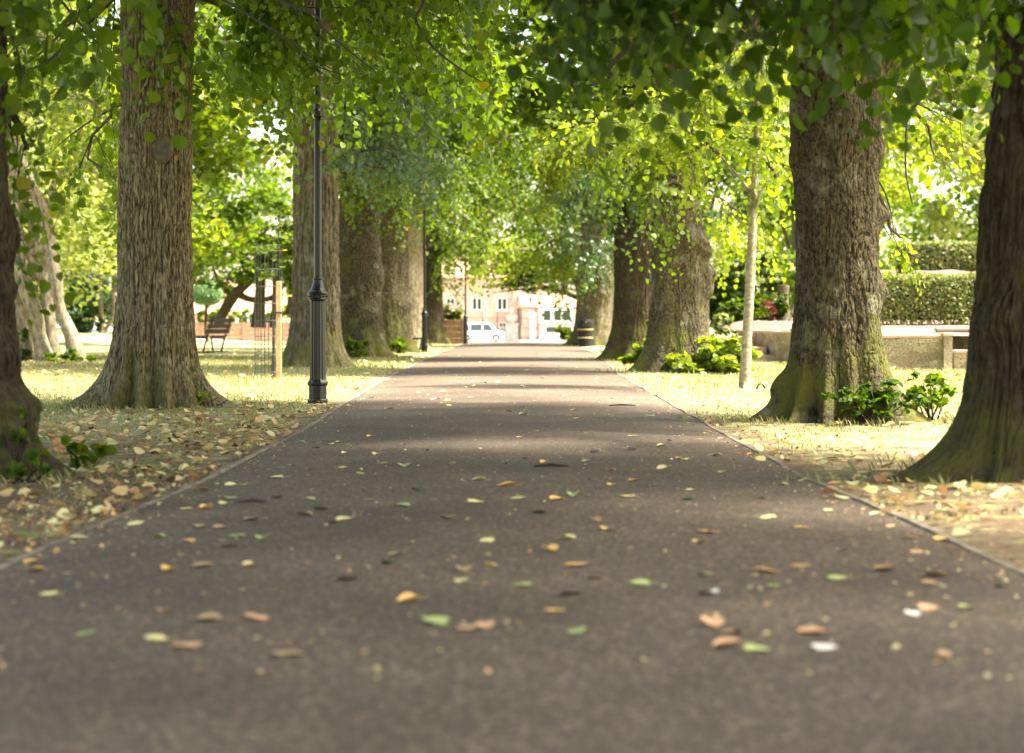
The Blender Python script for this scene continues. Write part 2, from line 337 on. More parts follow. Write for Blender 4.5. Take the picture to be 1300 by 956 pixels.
def asphalt_mat():
    m = bpy.data.materials.new('worn asphalt'); m.use_nodes = True; n = m.node_tree.nodes; l = m.node_tree.links
    b = n['Principled BSDF']; b.inputs['Roughness'].default_value = 0.8; b.inputs['Specular IOR Level'].default_value = 0.35
    g = n.new('ShaderNodeNewGeometry')
    def noise(s, d=6, r=0.6):
        x = n.new('ShaderNodeTexNoise'); x.inputs['Scale'].default_value = s; x.inputs['Detail'].default_value = d; x.inputs['Roughness'].default_value = r
        l.new(g.outputs['Position'], x.inputs['Vector']); return x.outputs['Fac']
    cr = n.new('ShaderNodeValToRGB'); e = cr.color_ramp.elements
    e[0].position = 0.3; e[0].color = (0.060, 0.046, 0.032, 1); e[1].position = 0.7; e[1].color = (0.096, 0.075, 0.053, 1)
    l.new(noise(0.9, 9, 0.6), cr.inputs['Fac'])
    st = n.new('ShaderNodeValToRGB'); e = st.color_ramp.elements; e[0].position = .36; e[1].position = .62; e[0].color = (.80, .79, .77, 1); e[1].color = (1.16, 1.15, 1.13, 1); l.new(noise(.33, 4, .55), st.inputs['Fac'])
    ms_ = n.new('ShaderNodeMix'); ms_.data_type = 'RGBA'; ms_.blend_type = 'MULTIPLY'; ms_.clamp_result = False; ms_.inputs[0].default_value = 1; l.new(cr.outputs[0], ms_.inputs[6]); l.new(st.outputs[0], ms_.inputs[7]); cr = None; base_c = ms_.outputs[2]
    v = n.new('ShaderNodeTexVoronoi'); v.inputs['Scale'].default_value = 70; l.new(g.outputs['Position'], v.inputs['Vector'])
    s = n.new('ShaderNodeSeparateColor'); l.new(v.outputs['Color'], s.inputs[0])
    c2 = n.new('ShaderNodeValToRGB'); e = c2.color_ramp.elements; e[0].position = 0.0; e[0].color = (0.55, 0.55, 0.55, 1); e[1].position = 1.0; e[1].color = (2.6, 2.5, 2.3, 1)
    q = e.new(0.75); q.color = (1.05, 1.0, 0.98, 1); q = e.new(0.3); q.color = (0.85, 0.85, 0.85, 1)
    l.new(s.outputs[0], c2.inputs['Fac'])
    mx = n.new('ShaderNodeMix'); mx.data_type = 'RGBA'; mx.blend_type = 'MULTIPLY'; mx.inputs[0].default_value = 1; l.new(base_c, mx.inputs[6]); l.new(c2.outputs[0], mx.inputs[7])
    l.new(mx.outputs[2], b.inputs['Base Color'])
    bp = n.new('ShaderNodeBump'); bp.inputs['Strength'].default_value = 0.6; bp.inputs['Distance'].default_value = 0.006; l.new(v.outputs['Distance'], bp.inputs['Height']); l.new(bp.outputs[0], b.inputs['Normal'])
    return m
M['asphalt'] = asphalt_mat()
M['edging'] = mat('path edging', (0.17, 0.14, 0.10), 0.95, var=0.45, scale=9, bump=0.6)
M['paving'] = mat('pale forecourt', (0.42, 0.38, 0.33), 0.9, var=0.15, scale=1.5)

# ------------------------------------------------------------------ ground, path, edging
PD = np.array([-6, 4, 7.5, 9, 12, 18, 24.5, 37, 65, 96, 112]); PL = np.array([-1.98, -1.98, -1.96, -1.94, -1.83, -1.85, -2.0, -2.2, -2.38, -2.35, -3.2])
PR = np.array([1.93, 1.93, 1.91, 1.88, 1.78, 1.80, 1.87, 1.98, 2.75, 2.9, 3.6])
def pl(d): return np.interp(d, PD, PL)
def pr(d): return np.interp(d, PD, PR)
TREES = [(-3.6, 12.4), (-3.98, 22.2), (-4.3, 43.6), (-4.3, 56), (-4.1, 66.5), (-3.95, 77), (-4.0, 96), (3.4, 12.1), (3.2, 19.2), (3.3, 39), (3.4, 52), (3.6, 86)]
def wear(x, y):
    dL = np.minimum(np.abs(x - pl(y)), np.abs(x - pr(y)))
    t = 0.62 * np.exp(-(dL / 0.55) ** 2) * (y < 62)
    for tx, ty in TREES:
        d = np.hypot(x - tx, y - ty); t = np.maximum(t, (0.80 if ty < 20 else 0.62) * np.exp(-(d / (1.5 if ty < 20 else 1.15)) ** 2))
    t = np.maximum(t, 0.66 * (np.abs(x) < 7) * smooth(24, 12, y) * (x < 0) + 0.60 * (np.abs(x) < 5.5) * smooth(21, 13, y) * (x > 0))
    return t
def grid_sheet(xs, ys, zoff, name, material):
    xx, yy = np.meshgrid(xs, ys)
    zz = gz(xx, yy) + zoff + 0.02 * vnoise(xx * 0.7, yy * 0.7, 0 * xx, 3) * (np.abs(xx) > 2.6)
    # a shallow mound round each trunk
    for tx, ty in TREES: zz = zz + 0.05 * np.exp(-((xx - tx) ** 2 + (yy - ty) ** 2) / 1.2)
    n, k = xx.shape; i = np.arange(n - 1)[:, None] * k; j = np.arange(k - 1)[None]
    F = np.stack([i + j, i + j + 1, i + k + j + 1, i + k + j], -1).reshape(-1, 4)
    g = Geo(); g.add(np.stack([xx, yy, zz], -1), F, wear(xx, yy).ravel()); return structure(g.build(name, material, smooth=True))
xs = np.unique(np.concatenate([np.linspace(-1500, -60, 25), np.linspace(-60, -12, 70), np.linspace(-12, 14, 150), np.linspace(14, 60, 60), np.linspace(60, 1500, 25)]))
ys = np.unique(np.concatenate([np.linspace(-300, -10, 12), np.linspace(-10, 60, 260), np.linspace(60, 220, 130), np.linspace(220, 2000, 20)]))
grid_sheet(xs, ys, 0.0, 'ground', M['ground'])
def strip(name, fl, fr, ds, z, material, crown=0.0):
    g = Geo(); u = np.linspace(0, 1, 15); a = fl(ds)[:, None]; b = fr(ds)[:, None]
    xx = a + (b - a) * u; yy = np.broadcast_to(ds[:, None], xx.shape); zz = gz(xx, yy) + z + crown * (1 - (2 * u - 1) ** 2)
    n, k = xx.shape; i = np.arange(n - 1)[:, None] * k; j = np.arange(k - 1)[None]
    g.add(np.stack([xx, yy, zz], -1), np.stack([i + j, i + j + 1, i + k + j + 1, i + k + j], -1).reshape(-1, 4)); return structure(g.build(name, material, smooth=True))
PZ = 0.022
strip('path', pl, pr, np.linspace(-6, 112, 240), 0.012, M['asphalt'], 0.03)
strip('forecourt', lambda d: np.interp(d, [112, 116, 125, 196], [-3.2, -14, -30, -45]), lambda d: np.interp(d, [112, 116, 125, 196], [3.6, 8, 16, 30]), np.linspace(112.0, 196, 60), 0.02, M['paving'])
for f, sgn in ((pl, -1), (pr, 1)):
    g = Geo(); ds = np.linspace(-6, 60, 300)
    e0 = f(ds); wob = 0.012 * vnoise(ds * 1.3, 0 * ds, 0 * ds, 8)
    prof = [(0, 0.0), (0.004, 0.020), (0.036, 0.022), (0.06, 0.0)]
    sink = -.016 * smooth(.0, .7, vnoise(ds * .55, 0 * ds + 3 * sgn, 0 * ds, 18)) + .006 * vnoise(ds * 4, 0 * ds, 0 * ds, 19); wob = wob + .012 * vnoise(ds * .4, 0 * ds, 0 * ds, 20)
    V = np.array([[(e0[i] + wob[i] + sgn * a), ds[i], b + sink[i]] for i in range(len(ds)) for a, b in prof])
    F = [[4 * i + a, 4 * i + a + 1, 4 * i + a + 5, 4 * i + a + 4] for i in range(len(ds) - 1) for a in range(3)]
    g.add(V, F); structure(g.build('kerb', M['edging']))

# ------------------------------------------------------------------ leaves and sprays
LEAF = {
 'hi': (np.array([[0, 0, 0], [-.30, -.06, .05], [-.50, .22, .07], [-.36, .66, .03], [0, 1.0, -.05], [.36, .66, .03], [.50, .22, .07], [.30, -.06, .05]]), [[0, 4, 3, 2, 1], [0, 7, 6, 5, 4]]),
 'mid': (np.array([[0, 0, 0], [-.46, .08, .07], [-.40, .62, .03], [0, 1.0, -.05], [.40, .62, .03], [.46, .08, .07]]), [[0, 3, 2, 1], [0, 5, 4, 3]]),
 'lo': (np.array([[0, 0, 0], [-.5, .42, .06], [0, 1.0, 0], [.5, .42, .06]]), [[0, 1, 2, 3]]),
}
def norm(v): return v / (np.linalg.norm(v, axis=-1, keepdims=True) + 1e-9)
def leaves_at(P, Dv, Nv, size, lod):
    """leaf blades at points P, tips along Dv, faces towards Nv"""
    T, F = LEAF[lod]; d = norm(Dv); s = norm(np.cross(d, Nv)); nn = np.cross(s, d)
    size = np.broadcast_to(size, (len(P),))[:, None, None]
    V = P[:, None] + size * (T[None, :, 0:1] * s[:, None] + T[None, :, 1:2] * d[:, None] + T[None, :, 2:3] * nn[:, None])
    k = len(T); F = np.array(F)[None] + (np.arange(len(P)) * k)[:, None, None]
    return V.reshape(-1, 3), F.reshape(-1, F.shape[-1]), k
def spray_template(seed, lod, L=0.75, n=15, leaf=0.10, droop=0.35):
    r = np.random.default_rng(seed)
    t = np.linspace(0.12, 1, n) + r.normal(0, 0.015, n); side = np.where(np.arange(n) % 2, 1, -1)
    bend = r.normal(0, 0.15)
    stem = lambda t: np.stack([L * t, bend * L * t * t, -droop * L * t * t], -1)
    off = r.uniform(0.02, 0.16, n) * side
    P = stem(t) + np.stack([0.3 * np.abs(off), off, -0.10 * np.abs(off)], -1)
    a = side * R(1) * r.uniform(25, 85, n); a[-1] = 0; pitch = R(1) * r.uniform(5, 75, n)
    D = np.stack([np.cos(a) * np.cos(pitch), np.sin(a) * np.cos(pitch), -np.sin(pitch)], -1)
    N = np.stack([r.normal(0.2, 0.45, n), r.normal(0, 0.45, n), np.full(n, 0.9)], -1)
    V, F, k = leaves_at(P, D, N, leaf * r.uniform(0.5, 1.25, n), lod)
    ts = np.linspace(0, 0.98, 5); SP = stem(ts); g = Geo(); g.tube(SP, np.linspace(0.005, 0.0018, 5), 3, caps=False)
    return V, F, k, n, g.V[0], np.concatenate(g.L).reshape(-1, 4)
TPL = {}
for lod in LEAF:
    TPL[lod] = [spray_template(100 + i, lod, L=0.6 + 0.07 * i, n=(15 if lod != 'lo' else 12), droop=0.15 + 0.06 * i) for i in range(8)]

def frames(dirs, roll, r):
    x = norm(dirs); up = np.tile([0.0, 0, 1], (len(x), 1)); y = norm(np.cross(up, x)); z = np.cross(x, y)
    c, s = np.cos(roll)[:, None], np.sin(roll)[:, None]
    y2 = y * c + z * s; z2 = -y * s + z * c
    return np.stack([x, y2, z2], -1)          # columns
def add_sprays(gl, gt, P, dirs, r, lod='mid', scale=1.0, tshift=0.0, twigs=True):
    n = len(P); which = r.integers(0, 8, n); Rm = frames(dirs, r.normal(0, 0.35, n), r); sc_ = scale * r.uniform(0.8, 1.25, n); base_t = r.uniform(0, 0.5, n) + tshift
    for w_ in range(8):
        ids = np.nonzero(which == w_)[0]
        if len(ids) == 0: continue
        V, F, k, nl, SV, SF = TPL[lod][w_]
        A = Rm[ids] * sc_[ids][:, None, None]
        VV = np.einsum('sij,vj->svi', A, V) + P[ids][:, None]
        FF = F[None] + (np.arange(len(ids)) * len(V))[:, None, None]
        tt = np.repeat(np.clip(base_t[ids][:, None] + r.uniform(0, 0.5, (len(ids), nl)), 0, 1), k, axis=1)
        gl.add(VV, FF.reshape(-1, F.shape[1]), tt.ravel(), 0)
        if twigs:
            VV = np.einsum('sij,vj->svi', A, SV) + P[ids][:, None]; FF = SF[None] + (np.arange(len(ids)) * len(SV))[:, None, None]
            gt.add(VV, FF.reshape(-1, 4))
def bez(a, b, c, n): t = np.linspace(0, 1, n)[:, None]; return (1 - t) ** 2 * a + 2 * t * (1 - t) * b + t * t * c

def foliage_volume(gl, gt, root, c, rad, nspray, seed, lod='mid', scale=1.0, tshift=0.0, nb=None, limb_r=0.05, down=0.25, twigs=True):
    """a limb from `root` on the trunk to the middle of an ellipsoid, branches off it, leafy sprays along the branches"""
    r = np.random.default_rng(seed); c = np.asarray(c, float); rad = np.asarray(rad, float); root = np.asarray(root, float)
    mid = (root + c) / 2 + np.array([0, 0, 0.18 * np.linalg.norm(c - root)])
    limb = bez(root, mid, c + rad * np.array([0, 0, 0.1]), 12) + r.normal(0, 0.03, (12, 3)) * np.linspace(0, 1, 12)[:, None]
    gt.tube(limb, np.linspace(limb_r, limb_r * 0.3, 12), 6)
    nb = nb or max(5, nspray // 7)
    u = norm(r.normal(size=(nb, 3))); q = c + u * rad * (r.uniform(0.25, 1, (nb, 1)) ** 0.5)
    P = []; Dv = []; per = int(math.ceil(nspray / nb))
    for i in range(nb):
        s0 = limb[r.integers(6, 12)]; m_ = (s0 + q[i]) / 2 + np.array([0, 0, 0.12 * np.linalg.norm(q[i] - s0)]) + r.normal(0, 0.08, 3)
        br = bez(s0, m_, q[i], 8)
        gt.tube(br, np.linspace(min(limb_r * 0.35, 0.016), 0.004, 8), 4, caps=False)
        tt = np.sort(r.uniform(0.25, 1, per)); tt[-1] = 1
        pp = (1 - tt)[:, None] ** 2 * s0 + 2 * (tt * (1 - tt))[:, None] * m_ + (tt ** 2)[:, None] * q[i]
        tan = norm((q[i] - s0)[None] + 0 * pp)
        dd = tan + r.normal(0, 0.6, (per, 3)) * [1, 1, 0.45]; dd[:, 2] -= down
        P.append(pp); Dv.append(dd)
    add_sprays(gl, gt, np.concatenate(P), np.concatenate(Dv), r, lod, scale, tshift, twigs)

def leaf_cloud(gl, c, rad, n, size, seed, lod='lo', shell=0.35, tshift=0.0, clumps=0, flat=0.6, tspan=0.7, zmin=None):
    """loose leaves through a volume, drawn together in clumps"""
    r = np.random.default_rng(seed); c = np.asarray(c, float); rad = np.asarray(rad, float)
    if clumps:
        u = norm(r.normal(size=(clumps, 3))); cc = u * (r.uniform(shell, 1, (clumps, 1))) ; cr = r.uniform(0.10, 0.26, clumps)
        w_ = r.integers(0, clumps, n); v = norm(r.normal(size=(n, 3))) * (r.uniform(0, 1, (n, 1)) ** 0.4); p = (cc[w_] + v * cr[w_][:, None] * np.array([1.2, 1.2, 0.7])) * rad + c
        tc = r.uniform(0, 1 - tspan, clumps)[w_]
    else:
        u = norm(r.normal(size=(n, 3))); p = u * (r.uniform(shell, 1, (n, 1))) * rad + c; tc = np.zeros(n)
    if zmin is not None:
        k_ = p[:, 2] > zmin; p = p[k_]; tc = tc[k_]; n = len(p)
    d = norm(r.normal(size=(n, 3)) * [1, 1, flat] - [0, 0, 0.35]); nn = r.normal(size=(n, 3)) * [0.6, 0.6, 0.3] + [0, 0, 0.8]
    V, F, k = leaves_at(p, d, nn, size * r.uniform(0.6, 1.25, n), lod)
    gl.add(V, F, np.repeat(np.clip(tc + r.uniform(0, tspan, n) + tshift, 0, 1), k))

# ------------------------------------------------------------------ trunks
def trunk_mesh(g, x, y, z0, prof, roots=(), burls=(), lean=(0, 0), seed=1, cols=300, dz=0.02, ztop=5.2, ztip=11.0, relief=0.012, bfreq=(15, 15, 2.4), lump=0.03, ell=0.0):
    """prof: list of (height, radius); roots: (angle deg, reach, spread deg, height); burls: (angle deg, height, size, out)"""
    zs = np.concatenate([np.arange(-0.15, ztop, dz), np.arange(ztop, ztip + 0.3, 0.3)])
    th = np.arange(cols) / cols * 2 * np.pi
    zz, tt = np.meshgrid(zs, th, indexing='ij')
    r = np.interp(zz, [p[0] for p in prof], [p[1] for p in prof]); zc = np.maximum(zz, 0)
    r = r * (1 + ell * np.cos(2 * (tt - 0.3)))
    cx, sx = np.cos(tt), np.sin(tt)
    r += lump * vnoise(cx * 1.6 + seed, sx * 1.6, zz * 0.7, seed) + 0.5 * lump * vnoise(cx * 3.6, sx * 3.6 + seed, zz * 1.1, seed + 1)
    RR = np.zeros_like(r)
    for a, s, wd, h in roots:
        d = np.angle(np.exp(1j * (tt - R(a)))); wd_ = R(wd) * (1 + 0.6 * np.minimum(zc, 2))
        RR = RR + (s * np.exp(-np.abs(d / wd_) ** 1.7) * (0.92 * np.exp(-zc / (h * .85)) + 0.08 * np.exp(-zc / (h * 2.6)))) ** 5
    r += RR ** .2
    for a, zb, s, o in burls:
        d = np.angle(np.exp(1j * (tt - R(a)))) * 0.45; q = np.exp(-((d / s) ** 2 + ((zz - zb) / s) ** 2) ** 1.2)
        r += o * q * (1 + 0.35 * vnoise(cx * 9, sx * 9, zz * 9, seed + 7))
    fx, fy, fz = bfreq; r0_ = np.interp(zz, [p[0] for p in prof], [p[1] for p in prof]); ax, ay = .8 * cx - .6 * sx, .6 * cx + .8 * sx; relief = relief * (1 - .45 * np.exp(-zc / .35))
    wx = 0.35 * vnoise(cx * 5, sx * 5, zz * 2.5, seed + 2)
    wz = .5 * vnoise(cx * 7, sx * 7, zz * 3, seed + 9)
    n1 = vnoise(ax * r0_ * fx * 1.6 + wx, ay * r0_ * fy * 1.6 + wx, zz * fz + .6 * zz * ax + wz, seed + 3)
    n2 = vnoise(ax * r0_ * fx * 3.4, ay * r0_ * fy * 3.4 + wx, zz * fz * 3.2 + zz * ay + wz, seed + 4)
    n3 = vnoise(ax * r0_ * fx * 2.2 + 9, ay * r0_ * fy * 2.2, zz * fz * 5 + wx * 2, seed + 5)
    r += relief * (0.35 - 1.6 * np.exp(-(n1 / 0.16) ** 2) - 0.8 * np.exp(-(n2 / 0.18) ** 2)) * 0.8 + relief * 0.5 * n2 - relief * .9 * np.exp(-(n3 / .10) ** 2) * (n1 > 0)
    V = np.stack([x + lean[0] * zc + r * cx, y + lean[1] * zc + r * sx, z0 + zz], -1)
    n, k = zz.shape; i = np.arange(n - 1)[:, None] * k; j = np.arange(k)[None]; j2 = (j + 1) % k
    g.add(V, np.stack([i + j, i + j2, i + k + j2, i + k + j], -1).reshape(-1, 4), 0.5)

# upper crowns: three shared meshes, out of the frame above, they shade the avenue
UPPER = []
for i in range(3):
    g = Geo(); leaf_cloud(g, (0, 0, 10.6), (4.9, 4.9, 5.6), 15500, 0.27, 900 + i, clumps=130, shell=0.15)
    o = g.build('crown', M['leaf']); UPPER.append(o.data); bpy.data.objects.remove(o)

def avenue_tree(x, y, label, prof, vols, bark='bark_ridged', leafm='leaf', rz=0.0, upper=0, uscale=1.0, limbs=4, fork=5.5, uz=0.0, kwb=(), **kw):
    """vols: (px0, px1, py0, py1, D, half depth, sprays, lod, scale[, leaf material])"""
    z0 = float(gz(x, y)) + 0.02
    t = thing('lime_tree', label, 'tree', (x, y, z0), 0, 'old lime trees lining the path')
    g = Geo(); lean = kw.get('lean', (0, 0)); trunk_mesh(g, x, y, z0, prof, **kw)
    r = np.random.default_rng(int(abs(x * 100) + y * 10))
    for i in range(limbs):
        a = 2 * math.pi * (i + r.uniform(-.2, .2)) / limbs; h = fork + r.uniform(0, 2.0)
        p0 = np.array([x + lean[0] * h, y + lean[1] * h, z0 + h - 0.4]); p2 = p0 + [3.2 * math.cos(a), 3.2 * math.sin(a), 4.2]; p1 = (p0 + p2) / 2 + [0.7 * math.cos(a), 0.7 * math.sin(a), -0.3]
        g.tube(bez(p0, p1, p2, 10), np.linspace(0.22, 0.06, 10), 10)
    g.build('trunk', M[bark], t, origin=None).matrix_parent_inverse = t.matrix_world.inverted()
    fix_parent(t)
    gl = Geo(); gt = Geo(); groups = {}
    for i, v in enumerate(vols):
        px0, px1, py0, py1, D, hd, ns, lod, scl = v[:9]; lm = v[9] if len(v) > 9 else leafm
        c = at((px0 + px1) / 2, (py0 + py1) / 2, D); rad = np.array([(px1 - px0) / 2 / FPX * D, hd, (py1 - py0) / 2 / FPX * D])
        root = np.array([x, y, max(c[2] + 0.6, 2.8)])
        G = groups.setdefault(lm, Geo())
        foliage_volume(G, gt, root, c, rad, ns, int(y * 37 + i * 5 + 1000 + x * 3), lod, scl, limb_r=0.045)
    for pts, r0b in kwb:
        Q = np.array([at(*p) for p in pts]); Q = np.vstack([[x, y, z0 + max(5.0, Q[0][2] + .4)], Q]); n_ = 8 * (len(Q) - 1) + 1; u_ = np.linspace(0, len(Q) - 1, n_); i_ = np.minimum(u_.astype(int), len(Q) - 2); f_ = (u_ - i_)[:, None]
        Qm = np.vstack([2 * Q[0] - Q[1], Q, 2 * Q[-1] - Q[-2]]); a0, a1, a2, a3 = Qm[i_], Qm[i_ + 1], Qm[i_ + 2], Qm[i_ + 3]
        gt.tube(0.5 * ((2 * a1) + (-a0 + a2) * f_ + (2 * a0 - 5 * a1 + 4 * a2 - a3) * f_ ** 2 + (-a0 + 3 * a1 - 3 * a2 + a3) * f_ ** 3), np.linspace(r0b, .006, n_), 6)
    for lm, G in groups.items():
        o = G.build('crown', M[lm], t); loc_fix(o, t)
    if vols: o = gt.build('branches', M['twig'], t); loc_fix(o, t)
    u = bpy.data.objects.new('crown', UPPER[upper % 3]); C.objects.link(u); u.parent = t; u.rotation_euler = (0, 0, rz); u.scale = (uscale, uscale, 1.0); u.location = (0, 0, uz)
    return t
def loc_fix(o, t):
    """the mesh was built in world coordinates: move it into its thing's frame"""
    o.location = (-t.location.x, -t.location.y, -t.location.z)
def fix_parent(t):
    from mathutils import Matrix
    for ch in t.children:
        ch.matrix_parent_inverse = Matrix.Identity(4); loc_fix(ch, t)

# ------------------------------------------------------------------ the avenue
P_LA = [(-.2, .44), (0, .44), (1, .425), (2, .405), (3.2, .395), (4.5, .39), (6, .38), (9, .2), (11, .05)]
avenue_tree(-3.98, 22.2, 'tall ridged trunk with an oval scar and wide roots, left of the nearest lamp', P_LA, [
    (165, 262, -110, 110, 21.2, 0.5, 16, 'hi', 0.9), (205, 262, 20, 110, 21.0, 0.3, 7, 'hi', 0.8),
    (250, 500, -200, 130, 22.5, 2.6, 150, 'hi', 1.0), (300, 480, 30, 170, 25, 2.0, 40, 'hi', 0.95), (440, 700, -200, 95, 23, 2.6, 150, 'hi', 1.0), (560, 700, 30, 130, 25.5, 1.5, 34, 'hi', 0.9),
    (20, 160, -120, 130, 22.0, 1.8, 34, 'hi', 0.95), (60, 160, 150, 270, 25, 1.2, 12, 'hi', 0.9)],
    roots=[(188, .64, 17, .32), (-8, .60, 14, .26), (-36, .26, 11, .40), (-68, .17, 9, .8), (-97, .24, 7.5, .75), (-124, .42, 7.5, .34), (-150, .22, 8, .45), (60, .3, 30, .4), (120, .3, 30, .4)],
    burls=[(-88, 3.05, .17, .14), (-95, 2.72, .15, .07)], seed=3, cols=430, dz=.016, ztop=5.2, relief=.018, bfreq=(15, 15, 2.6), lump=.03, lean=(.006, 0), upper=0, leafm='leaf', uscale=1.15, kwb=[
        ([(505, -20, 19.6), (528, 28, 19.4), (552, 62, 19.3), (588, 90, 19.2), (612, 104, 19.2)], .021), ([(380, 10, 19.8), (410, 36, 19.6), (440, 62, 19.5), (478, 92, 19.4)], .017), ([(350, 40, 20.0), (382, 66, 19.8), (402, 84, 19.7), (440, 96, 19.6)], .014),
        ([(60, -30, 20), (82, 6, 20), (112, 42, 20), (150, 78, 20.1)], .024), ([(100, 20, 20.5), (60, 60, 20.4), (28, 84, 20.4)], .02), ([(70, 70, 20.5), (48, 84, 20.4), (24, 96, 20.4), (58, 112, 20.3)], .018)])

P_S = [(-.2, .47), (0, .47), (1, .43), (2, .40), (3, .39), (6, .38), (9, .2), (11, .05)]
avenue_tree(-3.56, 12.4, 'dark burled trunk cut by the left edge of the photo, nearest on the left', P_S, [
    (-60, 60, -80, 130, 12.0, .6, 14, 'hi', .8), (0, 60, 150, 220, 12.8, .4, 5, 'hi', .7), (-160, 250, -300, -60, 12, 1.5, 60, 'hi', 1.0)],
    roots=[(-12, .46, 24, .22), (-50, .35, 22, .3), (-110, .3, 25, .35), (160, .4, 30, .3), (50, .3, 30, .3)],
    burls=[(-12, 0.42, .14, .12), (-10, 1.15, .10, .07), (-35, 0.35, .16, .10), (-15, .72, .10, .07), (5, 1.5, .16, .07), (-60, 1.9, .2, .05)],
    seed=11, cols=380, dz=.018, ztop=3.6, relief=.014, bfreq=(12, 12, 5), lump=.05, bark='bark_dark', upper=1, uscale=1.1)
avenue_tree(3.42, 12.1, 'big dark furrowed trunk cut by the right edge of the photo, nearest on the right', [(-.2, .58), (0, .58), (.8, .60), (1.5, .55), (2.2, .48), (2.9, .415), (3.6, .39), (6, .36), (9, .2), (11, .05)], [
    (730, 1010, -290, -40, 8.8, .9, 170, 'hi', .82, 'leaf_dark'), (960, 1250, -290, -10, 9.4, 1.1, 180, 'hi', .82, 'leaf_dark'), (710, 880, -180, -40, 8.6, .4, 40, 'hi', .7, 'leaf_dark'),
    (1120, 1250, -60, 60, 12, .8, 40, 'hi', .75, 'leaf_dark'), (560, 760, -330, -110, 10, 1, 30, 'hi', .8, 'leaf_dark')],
    roots=[(192, .66, 22, .30), (222, .26, 14, .42), (248, .16, 10, .6), (275, .16, 11, .5), (300, .26, 14, .4), (150, .3, 26, .4), (30, .4, 40, .4), (90, .3, 40, .4)],
    burls=[(205, .95, .13, .08), (190, 2.0, .12, .05)], seed=23, cols=420, dz=.018, ztop=3.6, relief=.022, bfreq=(12, 12, 1.8), lump=.03, lean=(.0, 0), bark='bark_dark', upper=2, fork=5.5, uscale=1.35)
avenue_tree(3.12, 19.2, 'stout mottled trunk with mossy flaring roots right of the path, ivy at its foot', [(-.2, .40), (0, .40), (.8, .395), (1.6, .39), (2.4, .39), (3.0, .41), (3.6, .38), (6, .34), (9, .2), (11, .05)], [
    (980, 1260, -190, 25, 17.5, 1.6, 120, 'hi', .95), (1110, 1260, 20, 130, 20, 1.2, 44, 'hi', .85, 'leaf'), (1140, 1235, 140, 215, 21, .7, 9, 'hi', .75, 'leaf_yellow'), (1128, 1145, 290, 320, 21, .2, 2, 'hi', .6, 'leaf_yellow'), (700, 1000, -190, 40, 19, 1.8, 100, 'hi', 1.0), (760, 900, 10, 90, 18, .8, 10, 'hi', .85)],
    roots=[(188, .50, 16, .28), (-6, .56, 18, .40), (220, .26, 10, .42), (250, .22, 8, .55), (280, .14, 8, .5), (314, .34, 12, .40), (60, .3, 30, .4), (120, .3, 30, .4)],
    burls=[(182, .35, .13, .07), (-4, 1.25, .14, .10), (-2, 1.95, .12, .12), (-8, 2.6, .15, .05), (-95, 2.45, .10, .05), (185, 2.5, .12, .03), (-80, 2.9, .2, .08)],
    seed=31, cols=420, dz=.016, ztop=4.6, relief=.010, bfreq=(16, 16, 8), lump=.04, bark='bark_mottled', upper=0, rz=2, fork=3.5, uscale=1.15, kwb=[([(800, 60, 17.5), (775, 98, 17.3), (730, 114, 17.2)], .03), ([(985, 60, 18), (1000, 118, 17.8), (1030, 148, 17.8)], .02), ([(1165, 90, 17.6), (1152, 150, 17.6), (1150, 215, 17.5), (1158, 258, 17.5)], .014)])
P_M = [(-.2, .55), (0, .55), (1, .53), (2, .52), (4, .50), (6, .46), (9, .25), (11, .05)]
avenue_tree(-4.3, 43.6, 'straight grey-brown furrowed trunk directly behind the first lamp post', P_M, [
    (380, 620, 60, 215, 42, 2.4, 130, 'mid', 1.05, 'leaf_grey'), (410, 560, 180, 255, 40, 1.6, 45, 'mid', 1.0, 'leaf_grey'), (230, 420, -20, 190, 40, 2.5, 90, 'mid', 1.1, 'leaf')],
    roots=[(185, .5, 26, .35), (-10, .42, 24, .35), (-60, .25, 18, .4), (-120, .25, 18, .4), (90, .3, 40, .3)], seed=41, cols=220, dz=.04, ztop=8, relief=.024, bfreq=(10, 10, 1.0), bark='bark_grey', upper=1)
P_B = [(-.2, .62), (0, .62), (1, .60), (2, .60), (3, .62), (4, .58), (6, .5), (9, .25), (11, .05)]
avenue_tree(-4.3, 56, 'broad dark mottled trunk, third behind the lamp post on the left side', P_B, [
    (400, 600, 40, 230, 54, 2.5, 110, 'mid', 1.2, 'leaf_grey'), (410, 520, 190, 275, 52, 1.5, 30, 'mid', 1.1), (560, 720, 60, 200, 56, 2, 80, 'mid', 1.2)],
    roots=[(185, .4, 26, .4), (-10, .5, 24, .35), (-60, .25, 18, .4), (90, .3, 40, .3)], burls=[(0, 2.2, .3, .1), (-60, 1.2, .25, .08)], seed=43, cols=180, dz=.05, ztop=8, relief=.015, bfreq=(9, 9, 5), lump=.06, bark='bark_mottled', upper=2)
avenue_tree(-4.1, 66.5, 'dark swollen trunk with leafy shoots at its foot, behind the bench end', P_B, [
    (440, 620, 160, 300, 64, 2.2, 80, 'mid', 1.25), (600, 760, 120, 260, 66, 2.5, 100, 'mid', 1.3, 'leaf')],
    roots=[(185, .4, 26, .4), (-10, .5, 24, .4), (-60, .25, 18, .4), (90, .3, 40, .3)], burls=[(-30, 1.6, .3, .1)], seed=47, cols=160, dz=.06, ztop=8, relief=.015, bfreq=(9, 9, 5), lump=.07, bark='bark_mottled', upper=0, rz=1)
